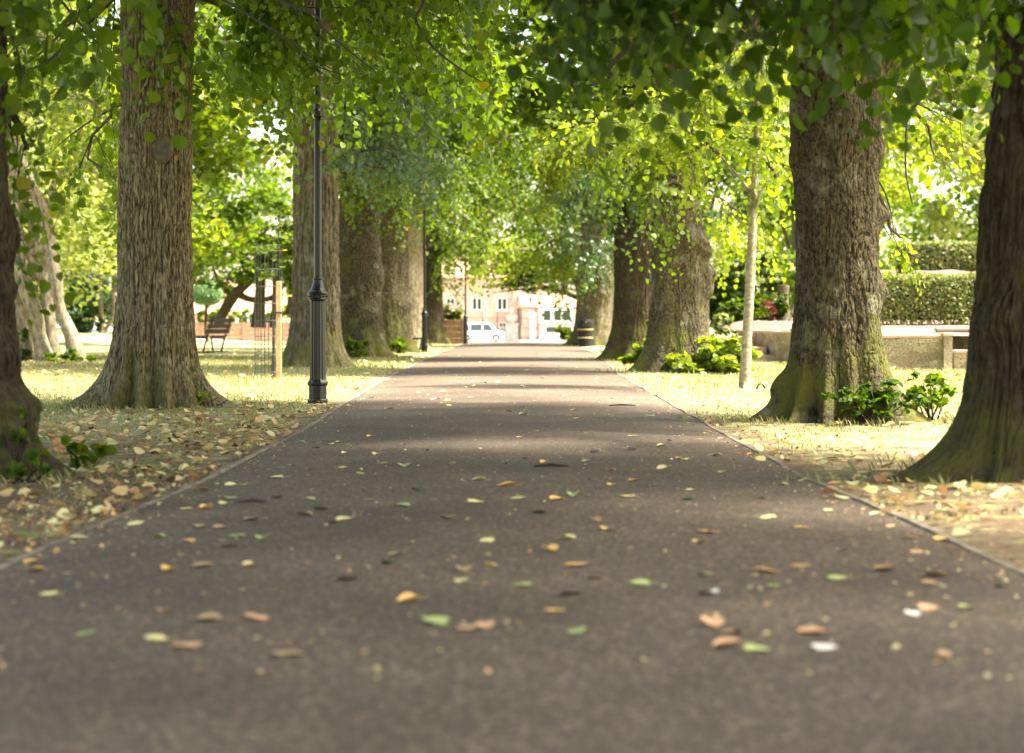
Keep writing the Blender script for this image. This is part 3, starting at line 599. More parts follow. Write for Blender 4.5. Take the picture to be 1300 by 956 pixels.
avenue_tree(-3.95, 77, 'pale lichen-grey trunk half hidden behind the second lamp post', P_M, [
    (480, 640, 230, 330, 75, 2.0, 60, 'mid', 1.4), (560, 720, 200, 310, 78, 2.5, 90, 'mid', 1.4), (520, 680, 120, 230, 78, 2.5, 70, 'mid', 1.4)],
    roots=[(185, .4, 26, .4), (-10, .3, 24, .4)], seed=53, cols=140, dz=.07, ztop=8, relief=.012, bfreq=(9, 9, 5), lump=.06, bark='bark_pale', upper=1, rz=2.2)
avenue_tree(-4.0, 96, 'dark trunk beside the far timber planter, last tree on the left of the path', [(-.2, .66), (0, .66), (2, .64), (4, .62), (6, .5), (9, .25), (11, .05)], [
    (530, 640, 290, 350, 94, 2.0, 60, 'mid', 1.5), (560, 690, 290, 356, 98, 2.4, 100, 'mid', 1.5, 'leaf_yellow'), (540, 600, 340, 385, 96, 1.2, 14, 'mid', 1.3, 'leaf_yellow')],
    roots=[(-10, .5, 24, .5), (185, .3, 26, .4)], burls=[(-5, .7, .2, .12)], seed=59, cols=120, dz=.08, ztop=8, relief=.012, bfreq=(8, 8, 3), lump=.06, bark='bark_dark', upper=2, rz=.6)
avenue_tree(3.3, 39, 'burled brown trunk right of the path rising out of a leafy clump', [(-.2, .58), (0, .58), (.8, .55), (1.6, .53), (2.3, .54), (2.9, .48), (4, .40), (6, .36), (9, .2), (11, .05)], [
    (690, 880, 130, 260, 36, 2.4, 90, 'mid', 1.05, 'leaf'), (760, 1000, 80, 240, 38, 2.6, 120, 'mid', 1.1, 'leaf'), (790, 880, 230, 300, 36, 1.0, 14, 'mid', .9, 'leaf'), (880, 1010, 260, 340, 44, 1.5, 40, 'mid', 1.0, 'leaf_yellow')],
    roots=[(190, .55, 24, .45), (225, .3, 20, .5), (-8, .3, 26, .4), (270, .2, 20, .4), (320, .25, 20, .4)],
    burls=[(-6, 1.95, .20, .15), (-20, 2.4, .2, .12), (-50, 2.55, .2, .12), (-85, 2.75, .18, .1), (200, 2.7, .25, .1), (-10, 1.6, .16, .1)],
    seed=61, cols=260, dz=.03, ztop=7, relief=.012, bfreq=(12, 12, 6), lump=.06, lean=(-.02, 0), bark='bark_mottled', upper=1, rz=3)
avenue_tree(3.4, 52, 'dark trunk standing directly behind the burled brown one on the right side', [(-.2, .78), (0, .78), (1, .74), (2, .74), (4, .72), (6, .6), (9, .25), (11, .05)], [
    (700, 840, 200, 300, 50, 2.2, 90, 'mid', 1.2, 'leaf_grey'), (650, 790, 100, 240, 54, 2.4, 90, 'mid', 1.25, 'leaf_yellow')],
    roots=[(190, .5, 24, .4), (240, .3, 20, .4), (-8, .3, 26, .4)], seed=67, cols=180, dz=.05, ztop=8, relief=.016, bfreq=(9, 9, 3), lump=.05, bark='bark_dark', upper=2, rz=1.4)
avenue_tree(3.55, 86, 'pale wide double trunk behind the litter bin at the far end of the path', [(-.2, .72), (0, .72), (1, .70), (2, .72), (3, .75), (4, .6), (6, .5), (9, .25), (11, .05)], [
    (700, 800, 280, 350, 84, 2.0, 70, 'mid', 1.45, 'leaf_grey'), (620, 740, 285, 358, 88, 2.4, 90, 'mid', 1.5, 'leaf_yellow'), (600, 760, 190, 290, 86, 2.5, 110, 'mid', 1.5, 'leaf'), (700, 730, 340, 400, 87, .8, 12, 'mid', 1.2, 'leaf_yellow')],
    roots=[(188, .75, 20, .55), (-8, .2, 26, .4), (270, .1, 14, .5)], burls=[(-75, 2.1, .3, .15), (-60, 2.5, .35, .15), (-50, 2.9, .3, .2)], seed=71, cols=160, dz=.06, ztop=8, relief=.012, bfreq=(9, 9, 4), lump=.09, ell=.06, bark='bark_grey', upper=0, rz=2.7)
for bx, by, u_ in ((3.7, 3.9, 1),):  # unseen tree beside the camera, added so its crown shades the near path
    avenue_tree(bx, by, 'added unseen lime shading the near path, ' + ('left' if bx < 0 else 'right') + [' and near', ' and farther back'][by < 0], P_S, [], roots=[(0, .4, 30, .3), (120, .4, 30, .3), (240, .4, 30, .3)], seed=80 + u_, cols=90, dz=.1, ztop=8, relief=.01, bark='bark_dark', upper=u_, rz=bx, uscale=1.22)
# oval scar on the near left trunk
t0 = [o for o in bpy.data.objects if o.name == 'lime_tree'][0]
g = Geo(); a = np.linspace(0, 2 * np.pi, 25)[:-1]
rings = [(.0, .030), (.55, .026), (.85, .012), (1.0, -.02)]
cx_, cz_ = X(205, 21.75), Z(188, 21.75)
V = [[cx_ + .125 * q * math.cos(t), 21.755 - b - .02 * math.sin(7 * t) * q * .2, cz_ + .17 * q * math.sin(t)] for q, b in rings for t in a]
F = [[24 * i + j, 24 * i + (j + 1) % 24, 24 * i + 24 + (j + 1) % 24, 24 * i + 24 + j] for i in range(3) for j in range(24)]
g.add(V, F); o = g.build('branch_scar', M['scar'], t0, smooth=True); loc_fix(o, t0)

# ------------------------------------------------------------------ young trees beside the path
def free_tree(name, label, base, stems, vols, bark, group=None, leafm='leaf_yellow', clouds=(), cat='tree', shoots=None):
    """stems: list of (points, radii) in world space; vols as in avenue_tree; clouds: (centre, radii, n, size, seed, clumps[, material])"""
    t = thing(name, label, cat, base, 0, group)
    g = Geo()
    for P, rd in stems:
        P = np.asarray(P, float); n = 26; u = np.linspace(0, len(P) - 1, n); i = np.minimum(u.astype(int), len(P) - 2); f = (u - i)[:, None]
        Pm = np.vstack([2 * P[0] - P[1], P, 2 * P[-1] - P[-2]]); p0, p1, p2, p3 = Pm[i], Pm[i + 1], Pm[i + 2], Pm[i + 3]
        Q = 0.5 * ((2 * p1) + (-p0 + p2) * f + (2 * p0 - 5 * p1 + 4 * p2 - p3) * f ** 2 + (-p0 + 3 * p1 - 3 * p2 + p3) * f ** 3)
        rr = np.interp(u, np.arange(len(P)), rd); rr = rr * (1 + (0.28 if name == 'twisted_tree' else 0.10) * vnoise(Q[:, 2] * 2.5 + Q[:, 0] * 3, Q[:, 0], Q[:, 1] * 0, 5))
        if name == 'twisted_tree': Q = Q + .09 * np.stack([vnoise(Q[:, 2] * 1.1 + rd[0] * 40, Q[:, 0] * 0, Q[:, 1] * 0, 6), 0 * rr, 0 * rr], 1)
        g.tube(Q, rr, 14)
    o = g.build('trunk', M[bark], t, smooth=True); loc_fix(o, t)
    gs = {}; gt = Geo(); top = np.asarray(stems[0][0][-1], float)
    for i, v in enumerate(vols):
        px0, px1, py0, py1, D, hd, ns, lod, scl = v[:9]; lm = v[9] if len(v) > 9 else leafm
        c = at((px0 + px1) / 2, (py0 + py1) / 2, D); rad = np.array([(px1 - px0) / 2 / FPX * D, hd, (py1 - py0) / 2 / FPX * D])
        root = np.array(stems[min(i, len(stems) - 1)][0][-1], float)
        foliage_volume(gs.setdefault(lm, Geo()), gt, root, c, rad, ns, int(abs(base[1]) * 31 + i * 7 + 5), lod, scl, limb_r=min(.04, stems[0][1][-1]))
    for q in clouds:
        lm = q[6] if len(q) > 6 else leafm
        leaf_cloud(gs.setdefault(lm, Geo()), q[0], q[1], q[2], q[3], q[4], clumps=q[5], zmin=base[2] + 0.05)
    for lm, G in gs.items():
        o = G.build('crown', M[lm], t); loc_fix(o, t)
    if gt.V: o = gt.build('branches', M['twig'], t); loc_fix(o, t)
    return t
b = at(945, 495, 29)
free_tree('young_tree', 'slim pale-barked young tree in front of the leafy clump on the right lawn', b,
    [([at(945, 497, 29), at(950, 400, 29), at(955, 300, 29), at(960, 190, 29), at(963, 60, 29)], [.088, .072, .062, .048, .03]),
     ([at(957, 270, 29), at(968, 240, 28.8), at(985, 225, 28.6)], [.03, .02, .012]), ([at(956, 250, 29), at(938, 225, 29.2), at(912, 195, 29.4)], [.03, .02, .012])],
    [(890, 1010, -60, 160, 29, 1.6, 90, 'hi', .95), (930, 1020, 150, 270, 28.5, 1.0, 34, 'hi', .85, 'leaf_yellow'), (740, 940, 100, 215, 29, 1.6, 100, 'hi', .9, 'leaf_yellow'), (820, 900, 165, 225, 28.5, .5, 10, 'hi', .85, 'leaf_yellow')], 'bark_young', 'young trees among the old limes')
b = at(777, 438, 91)
free_tree('young_tree', 'pale slender young tree between the litter bin and the dark trunks', b,
    [([at(777, 439, 91), at(777, 390, 91), at(778, 340, 91), at(779, 250, 91)], [.15, .125, .11, .05])],
    [(740, 830, 230, 340, 91, 1.6, 60, 'mid', 1.4, 'leaf_grey')], 'bark_young', 'young trees among the old limes')

# old twisted multi-stemmed tree on the left lawn
D0 = 50.0
def q(px, py, d=0): return at(px, py, D0 + d)
free_tree('twisted_tree', 'pale old tree of several twisted stems on the left lawn', at(60, 462, D0), [
    ([q(62, 466), q(47, 412), q(35, 372), q(26, 320), q(20, 262), q(14, 200), q(0, 90)], [.24, .19, .19, .17, .16, .14, .06]),
    ([q(100, 466, -.4), q(92, 440, -.4), q(80, 392, -.3), q(70, 335, -.2), q(58, 274), q(32, 226), q(10, 150, .3)], [.26, .19, .17, .165, .16, .14, .07]),
    ([q(64, 264), q(68, 236), q(90, 213), q(122, 217, -.5), q(150, 240, -1)], [.09, .075, .06, .04, .02]),
    ([q(78, 466, .2), q(67, 424, .2), q(56, 366, .2), q(40, 322, .1), q(30, 292, 0)], [.22, .17, .16, .12, .08]),
    ([q(60, 350, .2), q(57, 330, .2), q(44, 298, .3), q(32, 268, .2), q(28, 236)], [.09, .10, .10, .09, .06]),
    ([q(38, 470, .6), q(22, 400, .5), q(14, 336, .5), q(6, 272, .6), q(-10, 200, .8)], [.18, .13, .12, .11, .07]),
    ([q(38, 320), q(50, 316, -.15), q(56, 322, -.1)], [.10, .11, .06]),
    ([q(90, 213), q(100, 170), q(112, 120)], [.05, .035, .02])],
    [(-60, 150, -60, 130, 50, 3, 130, 'mid', 1.2, 'leaf'), (40, 160, 60, 200, 48, 2, 60, 'mid', 1.1, 'leaf_yellow'), (-60, 60, 80, 190, 49, 2, 50, 'mid', 1.1, 'leaf')], 'bark_pale')

# ------------------------------------------------------------------ low plants
def low_plant(name, label, c, rad, n, size, m, seed, group=None, lod='mid', cat='plant', shell=0.3, clumps=10, stems=8):
    c = np.asarray(c, float); z0 = float(gz(c[0], c[1])) if name != 'bed_shrub' else c[2] - rad[2]
    t = thing(name, label, cat, (c[0], c[1], z0), 0, group)
    g = Geo(); leaf_cloud(g, c, rad, n, size, seed, lod=lod, shell=shell, clumps=clumps, zmin=z0 + .01); o = g.build('foliage', M[m], t); loc_fix(o, t)
    r = np.random.default_rng(seed); g = Geo()
    for i in range(stems):
        e = c + norm(r.normal(size=3)) * np.asarray(rad) * .75; e[2] = max(e[2], c[2])
        s = np.array([c[0] + r.normal(0, .12 * rad[0]), c[1] + r.normal(0, .12 * rad[1]), z0 - .02]); g.tube(bez(s, (s + e) / 2 + [0, 0, .1 * rad[2]], e, 5), np.linspace(.012, .004, 5), 4, caps=False)
    o = g.build('stems', M['twig'], t); loc_fix(o, t); return t
GP = 'leafy shoots round the feet of the limes'
low_plant('basal_shoots', 'bright leafy clump at the right foot of the burled trunk', at(918, 455, 38.0), (1.0, .7, .42), 2200, .13, 'leaf_yellow', 301, GP, clumps=26)
low_plant('basal_shoots', 'leafy clump on the path side of the burled right trunk', at(813, 447, 46), (.55, .5, .3), 500, .14, 'leaf', 302, GP)
low_plant('basal_shoots', 'tall yellowing shoots against the left side of the burled trunk', at(832, 432, 39.5), (.28, .3, .55), 160, .13, 'leaf_yellow', 303, GP, clumps=6)
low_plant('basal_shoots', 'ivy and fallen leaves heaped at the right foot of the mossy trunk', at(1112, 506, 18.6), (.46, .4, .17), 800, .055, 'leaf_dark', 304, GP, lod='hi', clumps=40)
low_plant('basal_shoots', 'fresh green shoots right of the mossy trunk', at(1180, 498, 19.3), (.28, .3, .2), 210, .07, 'leaf', 305, GP, lod='hi', clumps=22)
low_plant('basal_shoots', 'seedlings in front of the dark burled trunk at the left edge', at(30, 592, 11.6), (.24, .14, .12), 46, .075, 'leaf', 306, GP, lod='hi', clumps=6)
low_plant('basal_shoots', 'green seedlings right of the dark burled trunk at the left edge', at(105, 578, 13.0), (.22, .2, .12), 50, .085, 'leaf', 307, GP, lod='hi', clumps=6)
low_plant('basal_shoots', 'small green shoot on the top of a root of the left edge trunk', at(24, 545, 11.9), (.12, .1, .14), 22, .07, 'leaf', 308, GP, lod='hi', clumps=3)
low_plant('basal_shoots', 'sparse moss-green sprigs on the right root of the tall ridged trunk', at(268, 508, 22.0), (.28, .2, .10), 90, .05, 'leaf_yellow', 309, GP, lod='hi', clumps=6)
low_plant('basal_shoots', 'leafy shoots between the third and fourth left trunks', at(478, 430, 60.5), (.35, .5, .65), 420, .15, 'leaf', 310, GP)
low_plant('basal_shoots', 'low shoots in front of the broad dark mottled trunk', at(446, 440, 54.6), (.5, .4, .32), 300, .13, 'leaf', 311, GP)
low_plant('basal_shoots', 'leafy tuft at the foot of the swollen left trunk', at(506, 438, 65), (.3, .4, .3), 260, .15, 'leaf', 312, GP)
low_plant('basal_shoots', 'pale leafy tuft behind the bench end on the left', at(528, 434, 79), (.6, .5, .42), 300, .16, 'leaf_yellow', 313, GP)
low_plant('basal_shoots', 'ivy tangle round the foot of the twisted pale tree', at(84, 456, 49.2), (.95, .5, .26), 700, .09, 'leaf', 314, GP, clumps=20)
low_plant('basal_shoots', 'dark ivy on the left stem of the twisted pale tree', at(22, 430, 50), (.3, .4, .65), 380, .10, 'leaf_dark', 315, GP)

# ------------------------------------------------------------------ street lamps
def lamp(px, D, label):
    x = X(px, D); z = float(gz(x, D)) + .02
    t = thing('street_lamp', label, 'street lamp', (x, D, z), 0, 'black lamp posts along the left of the path')
    g = Geo(); g.lathe([(.128, -.05), (.128, .02), (.112, .035), (.112, .19), (.124, .205), (.130, .215), (.130, .235), (.118, .25), (.10, .27)], sides=8, rot=R(22.5)); g.build('plinth', M['iron'], t)
    g = Geo(); g.lathe([(.10, .26), (.098, .32), (.094, .9), (.092, 1.21), (.098, 1.225)], sides=32, flute=.07); g.build('column_base', M['iron'], t)
    g = Geo(); g.lathe([(.095, 1.215), (.116, 1.225), (.120, 1.24), (.112, 1.25), (.112, 1.285), (.122, 1.295), (.125, 1.31), (.118, 1.325), (.100, 1.34), (.080, 1.37), (.066, 1.41), (.058, 1.45), (.056, 1.465), (.064, 1.475), (.064, 1.49), (.05, 1.50)], sides=28)
    for i in range(16):
        a = i / 16 * 2 * math.pi; g.lathe([(.002, -.013), (.011, -.006), (.013, 0), (.011, .006), (.002, .013)], c=(.116 * math.cos(a), .116 * math.sin(a), 1.268), sides=8)
    g.build('collar', M['iron'], t, smooth=False)
    g = Geo(); g.lathe([(.046, 1.49), (.045, 2.6), (.043, 3.42), (.055, 3.44), (.057, 3.50), (.042, 3.53), (.040, 4.4), (.038, 5.15), (.05, 5.17), (.05, 5.22), (.02, 5.24)], sides=20); g.tube([(-.28, 0, 4.75), (.28, 0, 4.75)], .012, 8); g.build('pole', M['iron'], t, smooth=False)
    g = Geo(); g.lathe([(.06, 5.24), (.10, 5.28), (.18, 5.72), (.20, 5.74)], sides=8, mat=0); o = g.build('lantern', M['lens'], t)
    g = Geo(); g.lathe([(.21, 5.74), (.22, 5.77), (.12, 5.90), (.04, 5.98), (.045, 6.02), (.01, 6.10)], sides=8); g.build('lantern_roof', M['iron'], t)
lamp(403.5, 24.0, 'black fluted lamp post in front of the straight grey-brown trunk, nearest lamp')
lamp(539, 67, 'black lamp post beside the bench end, second along the path')
lamp(591, 95.5, 'small distant black lamp post next to the far timber planter')

# ------------------------------------------------------------------ tree guard, stake and sapling
bx_, by_ = X(341, 35), 35.0
t = thing('tree_guard', 'tall round dark wire tree guard on the left lawn', 'tree guard', (bx_, by_, 0))
g = Geo(); RG = .245
for i in range(22):
    a = i / 22 * 2 * math.pi; hi = 2.38 if i % 2 == 0 else 1.02
    g.tube([(RG * math.cos(a), RG * math.sin(a), -.02 if i % 4 == 0 else .1), (RG * math.cos(a), RG * math.sin(a), hi)], .0042, 4)
g.build('upright_wires', M['wire'], t)
a = np.linspace(0, 2 * np.pi, 29)
for h in (.12, .42, .74, 1.02, 1.32, 1.62, 1.92, 2.24, 2.34):
    g = Geo(); g.tube(np.stack([(RG + .004) * np.cos(a), (RG + .004) * np.sin(a), 0 * a + h], 1), .0045, 4, caps=False); g.build('hoop', M['wire'], t)
t = thing('tree_stake', 'square new timber stake beside the wire tree guard', 'stake', (X(354, 34.6), 34.6, 0))
g = Geo(); g.box(-.045, .045, -.035, .035, -.05, 1.70, bev=.006); g.build('post', M['stake'], t)
g = Geo(); g.box(-.053, .053, -.043, .043, 1.14, 1.17); g.box(-.14, -.047, -.012, .012, 1.145, 1.165); g.build('tie', M['wire'], t)
t = thing('metal_stake', 'short dark metal stake inside the wire tree guard', 'stake', (X(348, 35), 35.0, 0))
g = Geo(); g.lathe([(.018, -.05), (.018, .98), (.024, .985), (.024, 1.01), (.005, 1.02)], sides=10); g.build('rod', M['wire'], t)
b = at(344, 481, 35); P = [at(345, 481, 35), at(346, 420, 35), at(349, 360, 35), at(352, 300, 35), at(356, 262, 35)]
t = thing('sapling', 'thin sapling with few leaves inside the wire tree guard', 'sapling', b)
g = Geo(); g.tube(bez(P[0], P[2], P[4], 12), np.linspace(.016, .006, 12), 8); o = g.build('trunk', M['twig'], t); loc_fix(o, t)
g = Geo(); r = np.random.default_rng(4); PP = np.array([at(px, py, 35) for px, py in [(352, 330), (335, 320), (340, 322), (356, 340), (348, 308), (358, 318), (333, 352), (343, 355), (365, 375), (361, 372), (352, 290), (344, 286), (360, 300), (350, 272), (346, 300), (356, 285), (338, 300)]])
V, F, k = leaves_at(PP, norm(r.normal(size=(len(PP), 3)) * [1, 1, .3] - [0, 0, .4]), np.tile([0, -.3, .9], (len(PP), 1)), .13, 'hi'); g.add(V, F, np.repeat(r.uniform(.3, 1, len(PP)), k)); o = g.build('leaves', M['leaf'], t); loc_fix(o, t)
g = Geo()
for p in PP: s0 = np.array([P[2][0], 35, min(p[2] - .05, P[4][2])]); g.tube([s0, p], .003, 4, caps=False)
o = g.build('branches', M['twig'], t); loc_fix(o, t)

# ------------------------------------------------------------------ benches
def bench(px, D, rot, label, L=1.7, back=True):
    x = X(px, D); t = thing('park_bench', label, 'bench', (x, D, float(gz(x, D)) + .01), R(rot), 'black park benches')
    t.scale = (1.22,) * 3 if D < 70 else (1,) * 3
    # built facing +X; the length lies along Y
    g = Geo()
    for i in range(4): g.box(-.02 + i * .115 - .05, .085 + i * .115 - .05, -L / 2, L / 2, .43, .465, bev=.005)
    g.build('seat', M['bench_wood'], t)
    g = Geo()
    for i in range(3):
        z0 = .52 + i * .145; xo = -.10 - i * .045
        V = np.array([[xo + dx + (-.045 if dz else 0), yy, z0 + dz] for dz in (0, .13) for yy in (-L / 2, L / 2) for dx in (0, .03)])
        g.add(V, [[0, 2, 3, 1], [4, 5, 7, 6], [0, 1, 5, 4], [2, 6, 7, 3], [0, 4, 6, 2], [1, 3, 7, 5]])
    g.build('backrest', M['bench_wood'], t)
    for s in (-1, 1):
        y = s * (L / 2 - .18); g = Geo()
        g.tube([(.30, y, .02), (.36, y, .42)], .026, 6); g.build('leg', M['iron'], t)
        g = Geo(); g.tube([(.06, y, .02), (-.06, y, .45), (-.25, y, .97)], .026, 6); g.tube([(-.05, y, .41), (.38, y, .41)], .022, 6); g.build('back_leg', M['iron'], t)
        g = Geo(); g.box(-.14, .50, y - .03, y + .03, .0, .03); g.build('foot_rail', M['iron'], t)
    return t
bench(272, 67, 167, 'dark slatted bench on the left lawn seen from behind its end')
bench(523, 74, 2, 'black bench showing only its end between the swollen trunk and the second lamp')
bench(771, 88.5, -8, 'narrow black bench end beside the pale double trunk on the right')

# ------------------------------------------------------------------ litter bin
x = X(743, 85); t = thing('litter_bin', 'round black litter bin with domed hood and two gold bands', 'litter bin', (x, 85, 0.01))
g = Geo(); g.lathe([(.30, 0), (.325, .01), (.325, .74), (.30, .75)], sides=36); g.build('body', M['bin'], t, smooth=False)
for z0 in (.35, .70):
    g = Geo(); g.lathe([(.326, z0), (.340, z0 + .005), (.340, z0 + .05), (.326, z0 + .055)], sides=36); g.build('band', M['gold'], t)
g = Geo(); prof = [(.335, .80), (.345, .81), (.345, 1.00), (.33, 1.08), (.28, 1.14), (.20, 1.175), (.08, 1.19), (.005, 1.19)]; g.lathe(prof, sides=36); g.lathe([(.29, .74), (.29, .81)], sides=36); g.build('hood', M['bin'], t)
g = Geo(); g.box(-.13, .13, -.351, -.33, .87, .99, bev=.006); g.build('opening', M['tyre'], t)
g = Geo(); g.lathe([(.004, 0), (.022, 0), (.022, .012), (.002, .014)], c=(0, 0, 0), sides=16); o = g.build('badge', M['gold'], t); o.rotation_euler = (R(90), 0, 0); o.location = (.02, -.345, 1.04)

# ------------------------------------------------------------------ timber planters
def planter(px0, px1, D, zt, depth, label, nplant, flowers=0, seed=1, fh=.5):
    x0, x1 = X(px0, D), X(px1, D); z0 = float(gz((x0 + x1) / 2, D)); t = thing('timber_planter', label, 'planter', ((x0 + x1) / 2, D, z0), 0, 'raised timber planters')
    L = x1 - x0; H = zt - z0; n = 4; g = Geo()
    for i in range(n): g.box(-L / 2, L / 2, 0, .12, i * H / n, (i + 1) * H / n - .008, bev=.012)
    g.build('front_boards', M['planter_wood'], t)
    for s in (-1, 1):
        g = Geo()
        for i in range(n): g.box(min(s * L / 2, s * (L / 2 - .12)), max(s * L / 2, s * (L / 2 - .12)), .13, depth, i * H / n, (i + 1) * H / n - .008, bev=.012)
        g.build('end_boards', M['planter_wood'], t)
    k = max(2, int(L / 2.1) + 1)
    for i in range(k):
        g = Geo(); xx = -L / 2 + L * i / (k - 1); g.box(xx - .06, xx + .06, -.05, -.003, 0, H + .04, bev=.008); g.build('post', M['planter_wood'], t)
    g = Geo(); g.box(-L / 2 + .13, L / 2 - .13, .14, depth, H - .2, H - .1); g.build('soil', M['soil'], t)
    for i in range(nplant):
        xc = x0 + (i + .5) / nplant * L; low_bed(xc, D + depth * .5, zt - .12, L / nplant * .62, fh, seed + i, flowers)
def low_bed(x, y, z, w, h, seed, flowers):
    t = thing('bedding_plant', ['bushy green bedding plant growing in a timber planter', 'pale flowering plant growing in the far small planter'][bool(flowers)], 'plant', (x, y, z), 0, ['bedding plants in the long planter', 'flowering plants in the far small planter'][bool(flowers)])
    g = Geo(); leaf_cloud(g, (0, 0, h * .5), (w, .5, h * .6), 460, .17, seed, clumps=8, zmin=0); g.build('foliage', M['leaf_yellow'], t)
    g = Geo()
    for i in range(6): a = i * 1.05; g.tube([(0, 0, -.05), (w * .6 * math.cos(a), .3 * math.sin(a), h * .8)], .008, 4)
    g.build('stems', M['twig'], t)
    if flowers:
        g = Geo(); leaf_cloud(g, (0, 0, h * .8), (w, .45, h * .45), 90, .15, seed + 40, clumps=0, zmin=0); g.build('flowers', M['flower'], t)
planter(249, 369, 125, Z(409.5, 125), 2.2, 'long brown timber planter across the left lawn behind the bench', 7, 0, 500, 1.25)
planter(558, 588, 97, Z(406, 97), 1.4, 'small timber planter between the last left tree and the far lamp', 3, 1, 520, .8)

# ------------------------------------------------------------------ right terrace: walls, steps, beds, hedges
def wall_run(name, label, pts, top, thick, m='rubble', cope=True, z0=-.1):
    """pts: (x, y) along the face; the wall stands behind it"""
    c = pts[0]; t = thing(name, label, 'wall', (c[0], c[1], 0), 0, 'stone walls of the raised beds')
    g = Geo(); gc = Geo()
    for (xa, ya), (xb, yb) in zip(pts[:-1], pts[1:]):
        L = math.hypot(xb - xa, yb - ya); a = math.atan2(yb - ya, xb - xa)
        g.box(0, L, 0, thick, z0, top - .07, rot=a, c=(xa - c[0], ya - c[1])); gc.box(-.02, L + .02, -.04, thick + .03, top - .068, top, rot=a, c=(xa - c[0], ya - c[1]), bev=.012)
    g.build('stonework', M[m], t)
    if cope: gc.build('coping', M['step'], t)
    return t
wall_run('stone_wall', 'sunlit rubble stone wall right of the mossy trunk', [(X(1090, 41.6), 41.6), (X(1203, 41.4), 41.4)], .74, .35)
wall_run('stone_pillar', 'stone pier ending the sunlit rubble wall', [(X(1199, 41.2), 41.25), (X(1210, 41.2), 41.25)], .78, .5)
wall_run('stone_wall', 'low front ledge wall left of the big right edge trunk', [(X(1211, 41.4), 41.4), (X(1330, 41.2), 41.2)], .42, .35)
wall_run('stone_wall', 'upper ledge wall behind the low front ledge', [(X(1190, 43.2), 43.2), (X(1320, 43.0), 43.0)], .88, .35)
wall_run('stone_wall', 'shaded stone wall between the steps and the mossy trunk', [(X(984, 50.2), 50.2), (X(1060, 46.5), 46.5), (X(1100, 41.8), 41.8)], .79, .35)
wall_run('stone_wall', 'dark stone wall running back beside the steps', [(X(937, 57), 57), (X(984, 50.25), 50.25)], .80, .3)
t = thing('stone_steps', 'three wide stone steps beside the shaded garden wall', 'steps', (X(930, 50), 50, 0))
for i, (y0, z1, w_) in enumerate([(50.2, .17, 1.16), (51.1, .37, 1.0), (52.6, .62, .8)]):
    g = Geo(); g.box(-1.6, w_, y0 - 50, y0 - 50 + (1.2 if i < 2 else 3.0), -.1 if i == 0 else .1, z1, bev=.015); g.build('step', M['step'], t)
# soil of the raised beds: one sheet behind the walls
def terrace_z(x, y):
    return (np.interp(y, [41, 46, 50, 75], [.66, .95, 1.0, 1.1]) + smooth(10.8, 11.5, x) * np.interp(y, [50, 55, 58, 75], [0, .3, 1.5, 1.8])) * smooth(5.8, 7.6, x) + .55 * (1 - smooth(5.8, 7.6, x))
g = Geo(); u = np.linspace(0, 1, 40); v = np.linspace(0, 1, 40)
fx = np.interp(u, [0, .2, .35, .5, 1], [X(945, 57), X(984, 50.4), X(1060, 46.8), X(1100, 42.0), 40]); fy = np.interp(u, [0, .2, .35, .5, 1], [57.2, 50.5, 46.8, 41.9, 41.9])
bxx = np.interp(u, [0, 1], [7.0, 44]); byy = np.interp(u, [0, 1], [78, 78])
xx = fx[None] + (bxx - fx)[None] * v[:, None]; yy = fy[None] + (byy - fy)[None] * v[:, None]; zz = terrace_z(xx, yy) + .05 * vnoise(xx * .8, yy * .8, xx * 0, 4)
i = np.arange(39)[:, None] * 40; j = np.arange(39)[None]
g.add(np.stack([xx, yy, zz], -1), np.stack([i + j, i + j + 1, i + 41 + j, i + 40 + j], -1).reshape(-1, 4)); structure(g.build('terrain', M['soil'], smooth=True))

def hedge(label, x0, x1, y0, y1, z0, z1, n, size, seed, m='leaf_hedge'):
    t = thing('hedge', label, 'hedge', ((x0 + x1) / 2, (y0 + y1) / 2, z0), 0, 'clipped hedges on the right terrace')
    W, Dp, H = (x1 - x0), (y1 - y0), z1 - z0; r = np.random.default_rng(seed)
    g = Geo(); g.box(-W / 2 + .12, W / 2 - .12, -Dp / 2 + .12, Dp / 2 - .12, .12, H - .14, bev=.08); g.build('core', M['twig'], t)
    P = r.uniform(-1, 1, (n, 3)); f = r.integers(0, 5, n); d = 1 - .10 * r.uniform(0, 1, n) ** 2
    P[f < 2, 1] = -d[f < 2]; P[(f == 2), 2] = d[f == 2]; P[(f == 3), 2] = d[f == 3]; P[f == 4, 0] = np.sign(P[f == 4, 0]) * d[f == 4]
    N = np.where((f < 2)[:, None], [0, -1, .2], np.where((f < 4)[:, None], [0, 0, 1], [1, 0, 0])) + r.normal(0, .55, (n, 3))
    edge = np.maximum(np.abs(P[:, 1]), .0) * np.maximum(P[:, 2], 0); P[:, 2] -= .10 * edge ** 6; P[:, 1] *= 1 - .06 * np.maximum(P[:, 2], 0) ** 4
    Q = P * [W / 2, Dp / 2, H / 2] + [0, 0, H / 2]; Q += .05 * np.stack([vnoise(Q[:, 0] * 1.5 + k_, Q[:, 1], Q[:, 2] * 1.5, seed + k_) for k_ in range(3)], 1)
    V, F, k = leaves_at(Q, r.normal(size=(n, 3)), N, size * r.uniform(.6, 1.2, n), 'lo'); g = Geo(); g.add(V, F, np.repeat(r.uniform(0, 1, n), k)); g.build('foliage', M['leaf_hedge'], t)
hedge('long clipped hedge above the sunlit stone wall', X(1090, 46.5), X(1330, 46.5), 46.4, 47.8, .93, 2.1, 16000, .075, 71)
hedge('upper clipped hedge behind the long hedge on the higher terrace', X(1150, 58.5), X(1350, 58.5), 58.2, 60, 2.4, 3.35, 11000, .09, 72)

